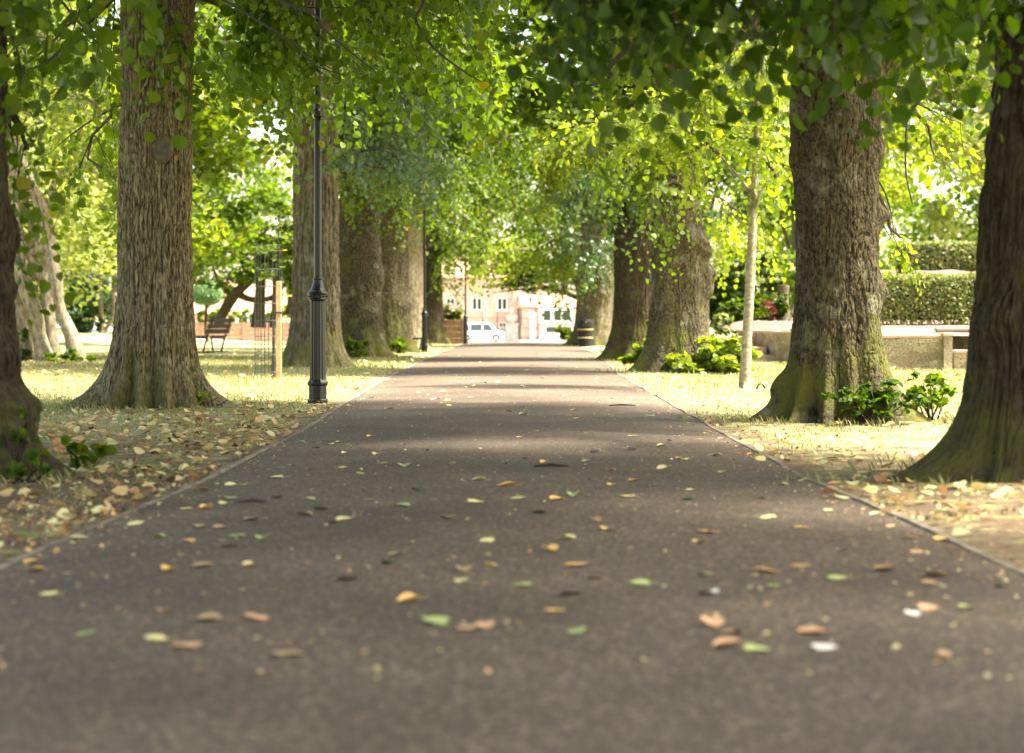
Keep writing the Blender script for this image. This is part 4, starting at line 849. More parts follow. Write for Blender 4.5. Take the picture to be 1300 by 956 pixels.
SG = 'garden shrubs beyond the right lawn'
low_plant('garden_shrub', 'small upright variegated shrub right of the burled trunk', at(918, 415, 57), (.40, .4, .55), 500, .12, 'leaf_hedge', 601, SG, cat='shrub')
low_plant('garden_shrub', 'red-leaved shrub beside the ivy stump', at(979, 394, 62), (.32, .4, .32), 260, .11, 'leaf_red', 602, SG, cat='shrub')
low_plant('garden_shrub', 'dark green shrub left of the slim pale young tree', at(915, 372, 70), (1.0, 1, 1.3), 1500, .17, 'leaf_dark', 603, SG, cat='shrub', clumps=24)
low_plant('garden_shrub', 'mid-green rounded shrub behind the slim pale young tree', at(955, 392, 66), (1.1, 1, .8), 1200, .16, 'leaf', 604, SG, cat='shrub', clumps=20)
low_plant('garden_shrub', 'grey-green spreading shrub beneath the light foliage, right of centre', at(945, 350, 78), (1.7, 1.2, 1.2), 1600, .2, 'leaf_grey', 605, SG, cat='shrub', clumps=24)
low_plant('garden_shrub', 'green bush in front of the far brick house, by the wide double trunk', at(719, 424, 112), (.7, .6, .75), 380, .2, 'leaf', 606, 'shrubs at the far end of the path', cat='shrub')
b = at(995, 404, 60)
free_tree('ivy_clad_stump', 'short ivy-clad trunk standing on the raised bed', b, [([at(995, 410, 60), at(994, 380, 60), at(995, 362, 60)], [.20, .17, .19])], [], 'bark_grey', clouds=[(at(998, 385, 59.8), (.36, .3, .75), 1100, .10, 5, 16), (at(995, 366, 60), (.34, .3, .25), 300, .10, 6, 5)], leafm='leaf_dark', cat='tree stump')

# ------------------------------------------------------------------ left garden: holly, topiary, gnarled trees
low_plant('holly_bush', 'dark glossy holly bush behind the left lawn', at(112, 388, 118), (1.9, 1.5, 2.2), 9000, .17, 'leaf_holly', 701, cat='shrub', clumps=50, lod='lo')
low_plant('holly_bush', 'second dark bush beyond the tall ridged trunk', at(175, 388, 122), (1.9, 1.5, 2.4), 8000, .17, 'leaf_holly', 702, cat='shrub', clumps=50, lod='lo')
free_tree('ivy_tree', 'slim ivy-wrapped tree before the dark holly bush', at(130, 421, 112), [([at(130, 423, 112), at(128, 385, 112), at(127, 340, 112), at(130, 280, 112)], [.16, .13, .12, .06]), ([at(133, 422, 112), at(145, 395, 112), at(143, 368, 112), at(150, 330, 112)], [.13, .12, .11, .05]), ([at(137, 395, 112), at(150, 355, 112)], [.08, .06])], [], 'bark_grey',
    clouds=[(at(128, 405, 111.8), (.35, .3, .75), 400, .13, 7, 8, 'leaf_holly'), (at(130, 290, 112), (3.2, 2.5, 2.6), 3800, .22, 8, 40)])
low_plant('boundary_shrub', 'long low green shrubbery closing the left garden', at(60, 392, 150), (9, 1.5, 2.2), 9000, .25, 'leaf', 711, 'shrubbery closing the gardens', cat='shrub', clumps=90, lod='lo')
low_plant('boundary_shrub', 'shrubbery closing the garden to the right of the lime avenue', at(1010, 375, 100), (9, 1.5, 2.6), 9000, .22, 'leaf', 712, 'shrubbery closing the gardens', cat='shrub', clumps=90, lod='lo')
# clipped ball of conifer
b = at(262, 412, 112); t = thing('topiary_ball', 'clipped round blue-green conifer ball behind the bench', 'topiary', (b[0], b[1], float(gz(b[0], b[1]))))
g = Geo(); cz = b[2] * 0 + Z(373, 112) - t.location.z
r = np.random.default_rng(5); n = 5200; u_ = norm(r.normal(size=(n, 3))) * [1, 1, .84]; u_[:, 2] = np.maximum(u_[:, 2], -.55 + .1 * r.normal(size=n)); V, F, k = leaves_at(u_ * .86 + [0, 0, cz], r.normal(size=(n, 3)), u_ + r.normal(0, .5, (n, 3)), .10, 'lo'); g.add(V, F, np.repeat(r.uniform(0, 1, n), k)); g.build('foliage', M['leaf_topiary'], t)
g = Geo(); g.lathe([(.02, cz + .55), (.6, cz + .35), (.74, cz), (.6, cz - .35), (.1, cz - .45)], sides=16); g.build('core', M['leaf_topiary'], t)
g = Geo(); g.tube([(.1, 0, -.1), (-.05, 0, .6), (0, 0, cz - .3)], [.12, .09, .08], 8); g.build('trunk', M['bark_dark'], t)
def gn(px, py): return at(px, py, 108)
free_tree('gnarled_tree', 'dark leaning gnarled tree behind the long timber planter', gn(282, 412), [([gn(276, 412), gn(284, 396), gn(300, 372), gn(325, 350), gn(345, 330)], [.32, .28, .28, .22, .1]), ([gn(300, 372), gn(318, 380), gn(345, 378), gn(362, 360)], [.2, .17, .15, .1]), ([gn(295, 378), gn(280, 360), gn(270, 340)], [.15, .1, .06])], [], 'bark_dark',
    clouds=[(gn(300, 330), (3.2, 2.4, 1.9), 4200, .2, 21, 40, 'leaf'), (gn(370, 325), (2.4, 2.4, 2.2), 3000, .2, 22, 30, 'leaf')])
free_tree('gnarled_tree', 'reddish straight trunk seen through the wire tree guard', gn(330, 412), [([gn(328, 416), gn(329, 390), gn(331, 360), gn(333, 320)], [.42, .32, .28, .2])], [], 'bark_dark', clouds=[(gn(335, 300), (3.2, 2.4, 2.4), 3600, .2, 23, 34)], leafm='leaf')
free_tree('gnarled_tree', 'dark trunk just right of the wire tree guard', gn(358, 412), [([gn(349, 416), gn(350, 385), gn(350, 350)], [.3, .22, .18]), ([gn(366, 400), gn(370, 375), gn(368, 350)], [.2, .18, .12])], [], 'bark_dark', clouds=[(gn(395, 300), (3.4, 2.4, 3.0), 4200, .22, 24, 40)], leafm='leaf')

# bright sunlit garden trees on both sides
r = np.random.default_rng(77)
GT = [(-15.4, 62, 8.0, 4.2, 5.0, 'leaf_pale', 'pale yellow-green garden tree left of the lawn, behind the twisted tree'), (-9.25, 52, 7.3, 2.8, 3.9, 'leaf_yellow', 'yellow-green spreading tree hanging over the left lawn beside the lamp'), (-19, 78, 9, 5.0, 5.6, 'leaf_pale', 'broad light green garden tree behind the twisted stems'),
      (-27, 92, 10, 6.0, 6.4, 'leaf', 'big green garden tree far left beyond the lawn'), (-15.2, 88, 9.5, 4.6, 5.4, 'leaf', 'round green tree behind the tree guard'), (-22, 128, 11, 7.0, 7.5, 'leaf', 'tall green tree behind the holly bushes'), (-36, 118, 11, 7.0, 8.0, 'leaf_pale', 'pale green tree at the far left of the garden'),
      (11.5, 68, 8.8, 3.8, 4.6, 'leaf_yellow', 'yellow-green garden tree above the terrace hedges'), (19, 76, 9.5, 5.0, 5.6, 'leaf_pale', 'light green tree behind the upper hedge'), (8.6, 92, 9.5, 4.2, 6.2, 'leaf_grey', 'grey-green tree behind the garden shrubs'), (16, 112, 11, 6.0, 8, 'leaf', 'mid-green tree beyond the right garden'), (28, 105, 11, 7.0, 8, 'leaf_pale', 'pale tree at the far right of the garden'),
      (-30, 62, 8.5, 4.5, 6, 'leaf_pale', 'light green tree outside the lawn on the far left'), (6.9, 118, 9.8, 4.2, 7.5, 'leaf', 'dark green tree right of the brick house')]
for i, (x, y, zc, rw, rh, lm, lab) in enumerate(GT):
    z0 = float(gz(x, y)) if not (x > 7 and y < 78) else float(terrace_z(x, y)); hb = zc * .7
    if x < 0: rh *= 1.12; rw *= 1.1; zc -= .5
    P = [(x, y, z0 - .2), (x + r.normal(0, .2), y, z0 + hb * .5), (x + r.normal(0, .3), y, z0 + hb), (x, y, zc + rh * .6)]
    st = [(P, [.32, .24, .18, .05])]
    for k_ in range(6):
        a = k_ * 1.05 + r.uniform(0, .6); st.append(([P[1 + (k_ % 2)], (x + rw * .4 * math.cos(a), y + rw * .4 * math.sin(a), zc - .1 * rh), (x + rw * .8 * math.cos(a), y + rw * .8 * math.sin(a), zc + .1 * rh * (k_ - 2))], [.11, .07, .02]))
    n = int(12000 * (rw / 5) ** 1.2); free_tree('garden_tree', lab, (x, y, z0), st, [], 'bark_grey', 'garden trees beyond the avenue', lm, clouds=[((x, y, zc), (rw, rw, rh), n, .13 + .0016 * y, 800 + i, 75)])

# the far wall of trees beyond the house and gardens
k = 0
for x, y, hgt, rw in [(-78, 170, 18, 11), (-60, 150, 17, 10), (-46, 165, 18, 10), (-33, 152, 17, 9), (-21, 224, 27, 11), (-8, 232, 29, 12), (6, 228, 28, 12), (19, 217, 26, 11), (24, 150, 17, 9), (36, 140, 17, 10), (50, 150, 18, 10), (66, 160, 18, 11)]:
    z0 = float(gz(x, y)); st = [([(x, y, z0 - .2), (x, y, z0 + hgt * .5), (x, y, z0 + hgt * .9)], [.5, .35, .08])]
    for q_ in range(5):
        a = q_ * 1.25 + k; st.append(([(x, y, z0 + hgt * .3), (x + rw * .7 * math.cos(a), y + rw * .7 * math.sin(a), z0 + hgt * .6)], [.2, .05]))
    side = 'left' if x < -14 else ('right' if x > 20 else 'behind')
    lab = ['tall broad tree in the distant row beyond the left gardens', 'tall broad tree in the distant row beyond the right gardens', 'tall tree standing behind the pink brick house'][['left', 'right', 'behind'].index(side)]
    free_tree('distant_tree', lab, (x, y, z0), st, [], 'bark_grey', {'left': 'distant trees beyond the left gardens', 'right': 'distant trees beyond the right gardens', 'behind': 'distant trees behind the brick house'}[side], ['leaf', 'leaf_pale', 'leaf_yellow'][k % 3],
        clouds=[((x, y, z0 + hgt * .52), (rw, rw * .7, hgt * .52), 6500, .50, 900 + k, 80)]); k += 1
# dark spreading conifer above the house
def cd(px, py, d=0): return at(px, py, 118 + d)
free_tree('spreading_tree', 'dark low spreading tree reaching over the path end before the brick house', (X(735, 118), 118, -.05),
    [([(X(738, 118), 118, -.2), cd(738, 380), cd(728, 350), cd(700, 320)], [.3, .25, .2, .1]), ([cd(737, 380), cd(712, 370), cd(690, 366), cd(655, 368), cd(625, 372)], [.16, .12, .10, .06, .02]), ([cd(700, 368), cd(670, 352), cd(640, 345)], [.08, .05, .02]), ([cd(730, 350), cd(690, 345), cd(650, 355)], [.1, .05, .02])], [], 'bark_dark',
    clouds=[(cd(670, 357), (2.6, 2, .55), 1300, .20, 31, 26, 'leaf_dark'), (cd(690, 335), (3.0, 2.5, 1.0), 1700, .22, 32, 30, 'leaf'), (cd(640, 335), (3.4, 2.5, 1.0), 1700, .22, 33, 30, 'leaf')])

# ------------------------------------------------------------------ far houses, fence, car, bust
def house(label, px0, px1, D, zt_e, zt_r, wins, extra=None):
    x0, x1 = X(px0, D), X(px1, D); z0 = float(gz((x0 + x1) / 2, D)); t = thing('brick_house', label, 'house', ((x0 + x1) / 2, D, z0))
    L = x1 - x0; g = Geo(); g.box(-L / 2, L / 2, 0, 8, -.3, zt_e - z0); g.build('wall', M['brick'], t)
    g = Geo(); e, rr = zt_e - z0, zt_r - z0
    V = [[-L / 2 - .3, -.4, e - .05], [L / 2 + .3, -.4, e - .05], [L / 2 + .3, 8.4, e - .05], [-L / 2 - .3, 8.4, e - .05], [-L / 2 - .3, 4, rr], [L / 2 + .3, 4, rr]]
    g.add(V, [[0, 1, 5, 4], [2, 3, 4, 5]]); g.add(V, [[0, 4, 3], [1, 2, 5]]); g.add([[a, b, c - .12] for a, b, c in V], [[0, 4, 5, 1], [2, 5, 4, 3]]); rf = g.build('roof', M['roof'], t)
    g = Geo(); g.box(-L / 4 - .45, -L / 4 + .45, 3.5, 4.5, rr - .6, rr + 1.3); g.box(-L / 4 - .5, -L / 4 + .5, 3.45, 4.55, rr + 1.3, rr + 1.4); g.build('chimney', M['brick'], rf)
    for a, b, ya, yb in wins:
        wx0, wx1, wz0, wz1 = X(a, D) - t.location.x, X(b, D) - t.location.x, Z(yb, D) - z0, Z(ya, D) - z0; g = Geo(); f = .10
        g.box(wx0, wx1, -.06, .02, wz1 - f, wz1); g.box(wx0, wx1, -.06, .02, wz0, wz0 + f); g.box(wx0, wx0 + f, -.06, .02, wz0 + f, wz1 - f); g.box(wx1 - f, wx1, -.06, .02, wz0 + f, wz1 - f)
        mx_ = (wx0 + wx1) / 2; g.box(mx_ - .05, mx_ + .05, -.055, .02, wz0 + f, wz1 - f)
        fr = g.build('window', M['white_paint'], t)
        g = Geo(); g.box(wx0 + f, wx1 - f, -.02, -.005, wz0 + f, wz1 - f); g.build('pane', M['glass'], fr)
        g = Geo(); g.box(wx0 - .1, wx1 + .1, -.16, -.002, wz0 - .1, wz0 - .005); g.build('sill', M['stone'], fr)
    if extra: extra(t, z0)
    return t
def ex1(t, z0):
    D = 200; f = lambda p: X(p, D) - t.location.x; h = lambda p: Z(p, D) - z0
    for a in (614, 651):
        g = Geo(); g.box(f(a), f(a + 6), -.22, -.003, -.2, h(362)); g.build('pilaster', M['brick'], t)
house('long two-storey pink brick house with white windows closing the path', 545, 662, 200, Z(352, 200), Z(318, 200), [(599, 612, 378, 394), (631, 644, 378, 394), (566, 578, 378, 394), (633, 643, 409, 416), (610, 620, 404, 418)], ex1)
def ex2(t, z0):
    D = 196; f = lambda p: X(p, D) - t.location.x; h = lambda p: Z(p, D) - z0
    # porch
    g = Geo(); V = [[f(650), -1.6, h(391)], [f(665), -1.6, h(391)], [f(657), -1.6, h(383)], [f(650), 0, h(391)], [f(665), 0, h(391)], [f(657), 0, h(383)]]
    g.add(V, [[0, 2, 5, 3], [1, 4, 5, 2], [0, 3, 4, 1]]); g.add(V, [[0, 1, 2], [3, 5, 4]]); g.build('porch_roof', M['roof'], t)
    g = Geo(); g.box(f(657.5), f(659), -1.55, -1.45, -.1, h(391)); g.build('porch_post', M['bench_wood'], t)
    g = Geo(); g.box(f(671), f(681), -.05, .01, -.1, h(394)); d = g.build('door', M['white_paint'], t); g = Geo(); g.lathe([(.01, 0), (.04, .0), (.04, .03), (.01, .04)], sides=10, c=(f(680), -.08, 1.1)); g.build('handle', M['gold'], d)
    # bay with white window band
    g = Geo(); g.box(f(684), f(726), -1.2, -.003, h(411), h(391)); bay = g.build('bay', M['white_paint'], t)
    for a, b in ((690, 699), (703, 712), (715, 724)):
        g = Geo(); g.box(f(a), f(b), -1.222, -1.203, h(407), h(394)); g.build('pane', M['glass'], bay)
    g = Geo(); g.box(f(684) - .1, f(726) + .1, -1.3, -.003, h(413), h(411.1)); g.build('ledge', M['roof'], bay)
    g = Geo(); g.box(f(685), f(726), -1.15, -.003, -.2, h(413.1)); g.build('plinth', M['stone'], bay)
    g = Geo(); g.box(f(693), f(725), -1.17, -1.152, h(422), h(415)); g.build('low_window', M['glass'], bay)
house('low pink brick house with a white bay window beside the path end', 663, 760, 196, Z(389, 196), Z(372, 196), [], ex2)
house('red-roofed house glimpsed beyond the long timber planter', 150, 350, 190, Z(398, 190), Z(355, 190), [(220, 236, 400, 412), (300, 316, 400, 412)])

def car(px, D, label, L=4.3, W=1.8, H=1.75, face=1, rot=0):
    x = X(px, D); t = thing('parked_car', label, 'car', (x, D, float(gz(x, D)) + .02), R(rot), 'white vehicles parked beyond the lawns')
    s = face; prof = [(-.5, .30), (-.5, .62), (-.485, .80), (-.47, .95), (-.40, H - .08), (-.30, H), (.10, H), (.20, H - .10), (.33, 1.06), (.46, .92), (.495, .75), (.5, .50), (.49, .30)]
    prof = [(a * L, b) for a, b in prof]; wl = [(-.31 * L, .33), (.31 * L, .33)]
    low = []
    for cx_ in (.31 * L, -.31 * L):
        low += [(cx_ + .38, .22)] + [(cx_ + .38 * math.cos(a), .33 + .38 * math.sin(a)) for a in np.linspace(-.1, math.pi + .1, 9)] + [(cx_ - .38, .22)]
    poly = prof + [(.48 * L, .22)] + low + [(-.48 * L, .22)]
    g = Geo(); n = len(poly); V = []
    for yy, ins in ((-W / 2, 0), (W / 2, 0)):
        for a, b in poly: V.append([s * a, yy * (1 - .10 * max(0, (b - .95) / .8)), b])
    g.add(V, [[i, (i + 1) % n, n + (i + 1) % n, n + i] for i in range(n)]); n0 = g.n - 2 * n
    g.L += [np.arange(n) + n0, np.arange(n)[::-1] + n0 + n]; g.S += [np.array([n])] * 2; g.M += [np.array([0])] * 2
    g.build('body', M['car_white'], t)
    for a0, a1, b0, b1 in ((-.42, -.24, -.38, -.27), (-.22, .02, -.22, .02), (.04, .26, .04, .165)):
        for sy in (-1, 1):
            g = Geo(); yb, yt = sy * (W / 2 * (1 - .10 * .05 / .8) + .004), sy * (W / 2 * (1 - .10 * (H - .15 - .95) / .8) + .004)
            V = [[s * a0 * L, yb, 1.0], [s * a1 * L, yb, 1.0], [s * b1 * L, yt, H - .15], [s * b0 * L, yt, H - .15]]; V += [[a, b - sy * .003, c] for a, b, c in V]
            g.add(V, [[0, 1, 2, 3], [4, 7, 6, 5], [0, 4, 5, 1], [1, 5, 6, 2], [2, 6, 7, 3], [3, 7, 4, 0]]); g.build('side_window', M['glass'], t)
    g = Geo(); V = [[s * .335 * L, -.76, 1.09], [s * .335 * L, .76, 1.09], [s * .215 * L, .70, H - .13], [s * .215 * L, -.70, H - .13]]; V2 = [[a + s * .03, b, c + .012] for a, b, c in V]; g.add(V2 + V, [[0, 1, 2, 3], [4, 7, 6, 5], [0, 4, 5, 1], [2, 6, 7, 3]]); g.build('windscreen', M['glass'], t)
    for cx_ in (.31 * L, -.31 * L):
        for sy in (-1, 1):
            g = Geo(); g.lathe([(.02, -.10), (.30, -.10), (.33, -.07), (.33, .07), (.30, .10), (.02, .10)], sides=24); wv = g.build('wheel', M['tyre'], t); wv.rotation_euler = (R(90), 0, 0); wv.location = (s * cx_, sy * (W / 2 - .11), .33)
            g = Geo(); g.lathe([(.01, -.112), (.20, -.105), (.21, 0), (.20, .105), (.01, .112)], sides=20); g.build('rim', M['rim'], wv)
    for sy in (-1, 1):
        g = Geo(); g.box(s * .485 * L - .04, s * .485 * L + .05, sy * .65 - .16, sy * .65 + .16, .68, .84, bev=.02); g.build('headlight', M['lens'], t)
        g = Geo(); g.box(-s * .487 * L - .04, -s * .487 * L + .04, sy * .72 - .1, sy * .72 + .1, .8, 1.05, bev=.015); g.build('tail_light', M['red_lamp'], t)
    return t
car(611, 180, 'white people carrier parked in front of the pink brick house')
car(334, 165, 'white van glimpsed behind the long timber planter', L=4.8, H=2.1)

t = thing('railing_fence', 'dark metal railings between the white car and the brick house', 'fence', (X(625, 190), 190, float(gz(-2, 190))))
for k_ in range(7):
    g = Geo(); g.box(-4 + k_ * 1.5 - .03, -4 + k_ * 1.5 + .03, -.03, .03, 0, 2.3 if k_ != 3 else 2.9); g.build('post', M['iron'], t)
g = Geo()
for z_ in (1.2, 2.2): g.box(-4, 5, -.015, .015, z_, z_ + .04)
for k_ in range(70): g.box(-4 + k_ * .13, -3.98 + k_ * .13, .017, .035, .9, 2.25)
g.build('railings', M['wire'], t)
# stone bust on a pedestal
D = 118; t = thing('stone_bust', 'pale stone bust on a broad square pedestal in front of the brick house', 'statue', (X(650, D), D, float(gz(-.0, D))))
z_ = lambda p: Z(p, D) - t.location.z
g = Geo(); g.box(-.44, .44, -.44, .44, -.1, .18, bev=.02); g.box(-.36, .36, -.36, .36, .18, z_(412), bev=.02); g.box(-.42, .42, -.42, .42, z_(412), z_(410.5), bev=.02); g.build('pedestal', M['stone'], t)
g = Geo(); zz0 = z_(410.5); g.lathe([(.05, zz0), (.17, zz0), (.14, zz0 + .1), (.30, zz0 + .2), (.36, zz0 + .38), (.30, zz0 + .5), (.12, zz0 + .58), (.09, zz0 + .64), (.13, zz0 + .70), (.155, zz0 + .82), (.13, zz0 + .94), (.06, zz0 + 1.0), (.01, zz0 + 1.01)], sides=24); g.build('bust', M['stone'], t, smooth=True)

# ------------------------------------------------------------------ fallen leaves
LC = {'y': ('pale yellow', (0.66, 0.58, 0.24)), 'o': ('orange', (0.70, 0.43, 0.13)), 'g': ('light green', (0.36, 0.42, 0.15)), 'd': ('dark green', (0.05, 0.10, 0.03)), 'b': ('brown', (0.36, 0.24, 0.12)), 'r': ('reddish brown', (0.54, 0.32, 0.17)), 'w': ('whitish', (0.7, 0.68, 0.6))}
LM = {}
for k_, (nm, c) in LC.items(): LM[k_] = mat(nm + ' dry leaf', c, .7, var=.3, scale=18)
def leaf_mesh_data(seed, m, curl):
    r = np.random.default_rng(seed); g = Geo(); n = 9; t_ = np.linspace(0, 1, n); wd = .50 * np.sin(np.pi * np.clip(t_ * 1.02 + .10, 0, 1)) ** .75 * (1 - .15 * t_); wd[0] = .12; wd[-1] = .01
    V = []
    for i in range(n):
        for u_ in (-1, -.55, 0, .55, 1):
            zc = .05 + curl * (abs(u_) ** 1.6) * wd[i] * .9 + .05 * curl * math.sin(t_[i] * 6 + seed) + .14 * curl * (t_[i] - .5) ** 2 * 4 + (.02 * r.normal() if abs(u_) == 1 else 0)
            V.append([u_ * wd[i] * (1 - .25 * curl * abs(u_)) * (1 + .08 * r.normal() * (abs(u_) == 1)), t_[i] - .5, zc])
    F = [[5 * i + j, 5 * i + j + 1, 5 * i + j + 6, 5 * i + j + 5] for i in range(n - 1) for j in range(4)]; g.add(V, F)
    g.tube([(0, -.5, .05), (.05 * r.normal(), -.72, .06 + .1 * r.random()), (.1 * r.normal(), -.9, .05 + .25 * r.random())], .015, 4)
    o = g.build('fallen_leaf', m, smooth=True); d = o.data; bpy.data.objects.remove(o); return d
LD = {k_: [leaf_mesh_data(i * 3 + ord(k_), LM[k_], c) for i, c in enumerate((.15, .35, .6, .9))] for k_ in LC}
LP = [(800,26,'y'),(742,72,'y'),(785,84,'y'),(875,44,'y'),(872,80,'y'),(698,104,'y'),(545,120,'g'),(583,122,'y'),(515,133,'o'),(620,122,'o'),(470,183,'y'),(520,182,'o'),(565,172,'y'),(592,158,'g'),(640,165,'d'),(705,158,'d'),(785,163,'y'),(822,192,'g'),(770,208,'b'),(340,220,'y'),(505,231,'y'),(635,218,'b'),(550,238,'b'),(400,260,'g'),(478,272,'o'),(605,260,'g'),(583,287,'o'),(665,270,'g'),(838,230,'b'),(870,221,'y'),(932,170,'g'),(915,97,'g'),(958,48,'y'),(975,70,'y'),(1025,80,'g'),(1055,143,'d'),(1025,185,'g'),(1135,217,'y'),(1210,177,'y'),(1215,118,'y'),(1285,134,'o'),(1150,72,'b'),(1240,280,'y'),(1245,343,'o'),(1170,388,'y'),(1033,440,'o'),(877,380,'o'),(638,342,'y'),(425,350,'o'),(522,338,'b'),(85,342,'o'),(85,318,'o'),(120,407,'y'),(225,515,'g'),(390,532,'y'),(470,555,'r'),(655,482,'r'),(535,485,'b'),(410,460,'b'),(1190,515,'r'),(1235,510,'r'),(1000,315,'g'),(1180,362,'b'),(150,262,'y'),(1110,497,'g'),(735,578,'b'),(985,340,'d')]
LP = [(a / 2, 560 + b / 2, c) for a, b, c in LP]
LP += [(650 + a / 2, 560 + b / 2, c) for a, b, c in [(35,60,'b'),(80,72,'o'),(190,66,'y'),(250,90,'o'),(250,130,'o'),(312,116,'o'),(380,84,'y'),(295,160,'y'),(155,160,'g'),(110,170,'o'),(20,166,'y'),(70,205,'d'),(240,250,'o'),(215,227,'b'),(138,275,'y'),(100,306,'o'),(168,343,'o'),(205,380,'o'),(320,392,'g'),(25,398,'g'),(110,465,'o'),(150,420,'b'),(160,522,'g'),(510,500,'r'),(555,522,'r'),(555,558,'r'),(628,567,'g'),(755,517,'r'),(1155,443,'g'),(1065,380,'b'),(1085,358,'o'),(1060,447,'r'),(1100,575,'r'),(495,368,'g'),(650,356,'o'),(740,340,'b'),(480,280,'y'),(500,252,'o'),(655,210,'y'),(730,236,'o'),(810,268,'o'),(800,186,'y'),(540,90,'g'),(690,118,'y'),(455,140,'y'),(445,165,'d'),(635,158,'d'),(440,58,'g'),(515,46,'y'),(605,40,'o'),(400,8,'y'),(383,24,'y'),(840,294,'w'),(802,152,'o'),(955,345,'b'),(1085,258,'o'),(1030,295,'r'),(1250,383,'g'),(820,370,'g'),(660,395,'g'),(495,418,'w'),(1020,465,'w'),(790,560,'w')]]
big = {(390, 532): 1.35, (932, 170): 1.3}
r = np.random.default_rng(99)
# smaller ones up the path
for k_ in range(105):
    D = math.exp(r.uniform(math.log(13.5), math.log(62))); x = r.uniform(pl(D) + .1, pr(D) - .1)
    if abs(x) < 1.0 and r.random() < .35: continue
    LP.append((650 + x / D * FPX, 412 + EYE / D * FPX, 'yyyoobbgrw'[r.integers(0, 10)]))
used = {}
names = {'y': 'pale yellow', 'o': 'orange', 'g': 'light green', 'd': 'dark green', 'b': 'brown', 'r': 'reddish brown', 'w': 'whitish'}
recs = []
for px, py, c in LP:
    D = EYE * FPX / (py - 412); x = X(px, D); recs.append((D, x, c))
rows = [(5.6, 'at the very front of the path'), (6.8, 'near the front of the path'), (8.2, 'before the two nearest trunks'), (9.8, 'just short of the nearest trunks'), (12.5, 'between the nearest trunks'), (16, 'beyond the nearest trunks'), (21, 'before the mossy right trunk'), (28, 'level with the first lamp post'), (40, 'past the first lamp post'), (999, 'far up the path')]
cols_ = [(-1.3, 'hard by the left kerb'), (-.65, 'left of the middle'), (-.2, 'slightly left of the middle'), (.2, 'in the middle'), (.65, 'slightly right of the middle'), (1.3, 'right of the middle'), (9, 'hard by the right kerb')]
for i, (D, x, c) in enumerate(recs):
    on = pl(D) < x < pr(D); row = next(b_ for a_, b_ in rows if D < a_); col = next(b_ for a_, b_ in cols_ if x < a_)
    if not on: col = 'on the ' + ('left' if x < 0 else 'right') + ' verge'
    curl = int(r.choice([0, 0, 1, 1, 2, 3])); size = r.uniform(.055, .105)
    o = bpy.data.objects.new('fallen_leaf', LD[c][curl]); C.objects.link(o)
    zc = .012 + .03 * (1 - (2 * (x - pl(D)) / (pr(D) - pl(D)) - 1) ** 2) if on else .03
    o.location = (x, D, float(gz(x, D)) + zc + .002); o.scale = (size, size, size * .5); o.rotation_euler = (r.normal(0, .08), r.normal(0, .08), r.uniform(0, 6.28))
    form = ['flat', 'wavy', 'curled', 'rolled-up'][curl]
    tag(o, f'{form} {names[c]} leaf lying {col}, {row}', 'fallen leaf', 'fallen leaves scattered on the path')
# twigs lying on the path
t = None
for px, py, ln, a_, lab in [(790, 520, .30, .1, 'dark broken twig lying on the path near its right side, beyond the mossy trunk'), (700, 601, .22, .05, 'thin pale twig on the path in the middle, before the mossy trunk'), (320, 649, .14, .3, 'curved brown twig on the path towards the left kerb')]:
    D = EYE * FPX / (py - 412); g = Geo(); g.tube([(-ln / 2, 0, .012), (0, .012, .02), (ln / 2, 0, .012)], [.006, .011, .005], 6); g.tube([(0, .01, .02), (ln * .2, .05, .02)], .004, 5)
    o = g.build('fallen_twig', M['twig']); o.location = (X(px, D), D, .035); o.rotation_euler = (0, 0, a_); tag(o, lab, 'twig', 'fallen twigs')
D = 28.5; g = Geo(); a = np.linspace(.2, math.pi - .1, 10); g.tube(np.stack([.06 * np.cos(a), 0 * a, .085 * np.sin(a)], 1), np.concatenate([np.linspace(.022, .008, 5), np.linspace(.008, .018, 5)]), 8)
o = g.build('curled_bark', M['iron']); o.location = (X(966, D), D, .015); tag(o, 'small black curled scrap on the grass right of the slim young tree', 'bark scrap')

# leaf litter over the verges: nobody could count it
def litter(n, x0, x1, y0, y1, seed, name, fn, cm, size=.068, lab=''):
    r = np.random.default_rng(seed); d = np.exp(r.uniform(math.log(y0), math.log(y1), n)); x = r.uniform(x0, x1, n); k_ = fn(x, d, r); x, d = x[k_], d[k_]; n = len(x)
    z = gz(x, d) + np.where((x > pl(d) + .01) & (x < pr(d) - .01), .02, .03 + .02 * r.random(n)); P = np.stack([x, d, z], 1); a = r.uniform(0, 6.28, n)
    Dv = np.stack([np.cos(a), np.sin(a), r.normal(0, .22, n)], 1); Nv = np.stack([r.normal(0, .4, n), r.normal(0, .4, n), np.ones(n)], 1)
    g = Geo(); V, F, k = leaves_at(P, Dv, Nv, size * r.uniform(.45, 1.3, n), 'hi'); g.add(V, F, np.repeat(r.uniform(0, 1, n), k))
    o = g.build(name, cm); tag(o, lab, 'leaf litter', None, 'stuff')
M['litter'] = leaf_mat('dead leaves', [(0, (0.09, 0.06, 0.035)), (.25, (0.42, 0.24, 0.11)), (.5, (0.60, 0.42, 0.18)), (.72, (0.66, 0.58, 0.28)), (.93, (0.50, 0.52, 0.28)), (1, (0.12, 0.2, 0.05))], trans=.2, tcol=(1.1, .9, .6))
off_trees = lambda x, d: np.min(np.stack([np.hypot(x - a, d - b) for a, b in TREES]), 0) > .42
litter(7600, -9, -1.9, 8, 34, 1, 'leaf_litter', lambda x, d, r: (x < pl(d) + .22 * r.random(len(x)) ** 2) & off_trees(x, d) & (r.random(len(x)) < np.exp(-((d - 16) / 6.5) ** 2) * .95 + .10) & (r.random(len(x)) < 1.15 - .10 * np.abs(x - pl(d))), M['litter'], lab='yellow and brown dead leaves strewn over the left verge')
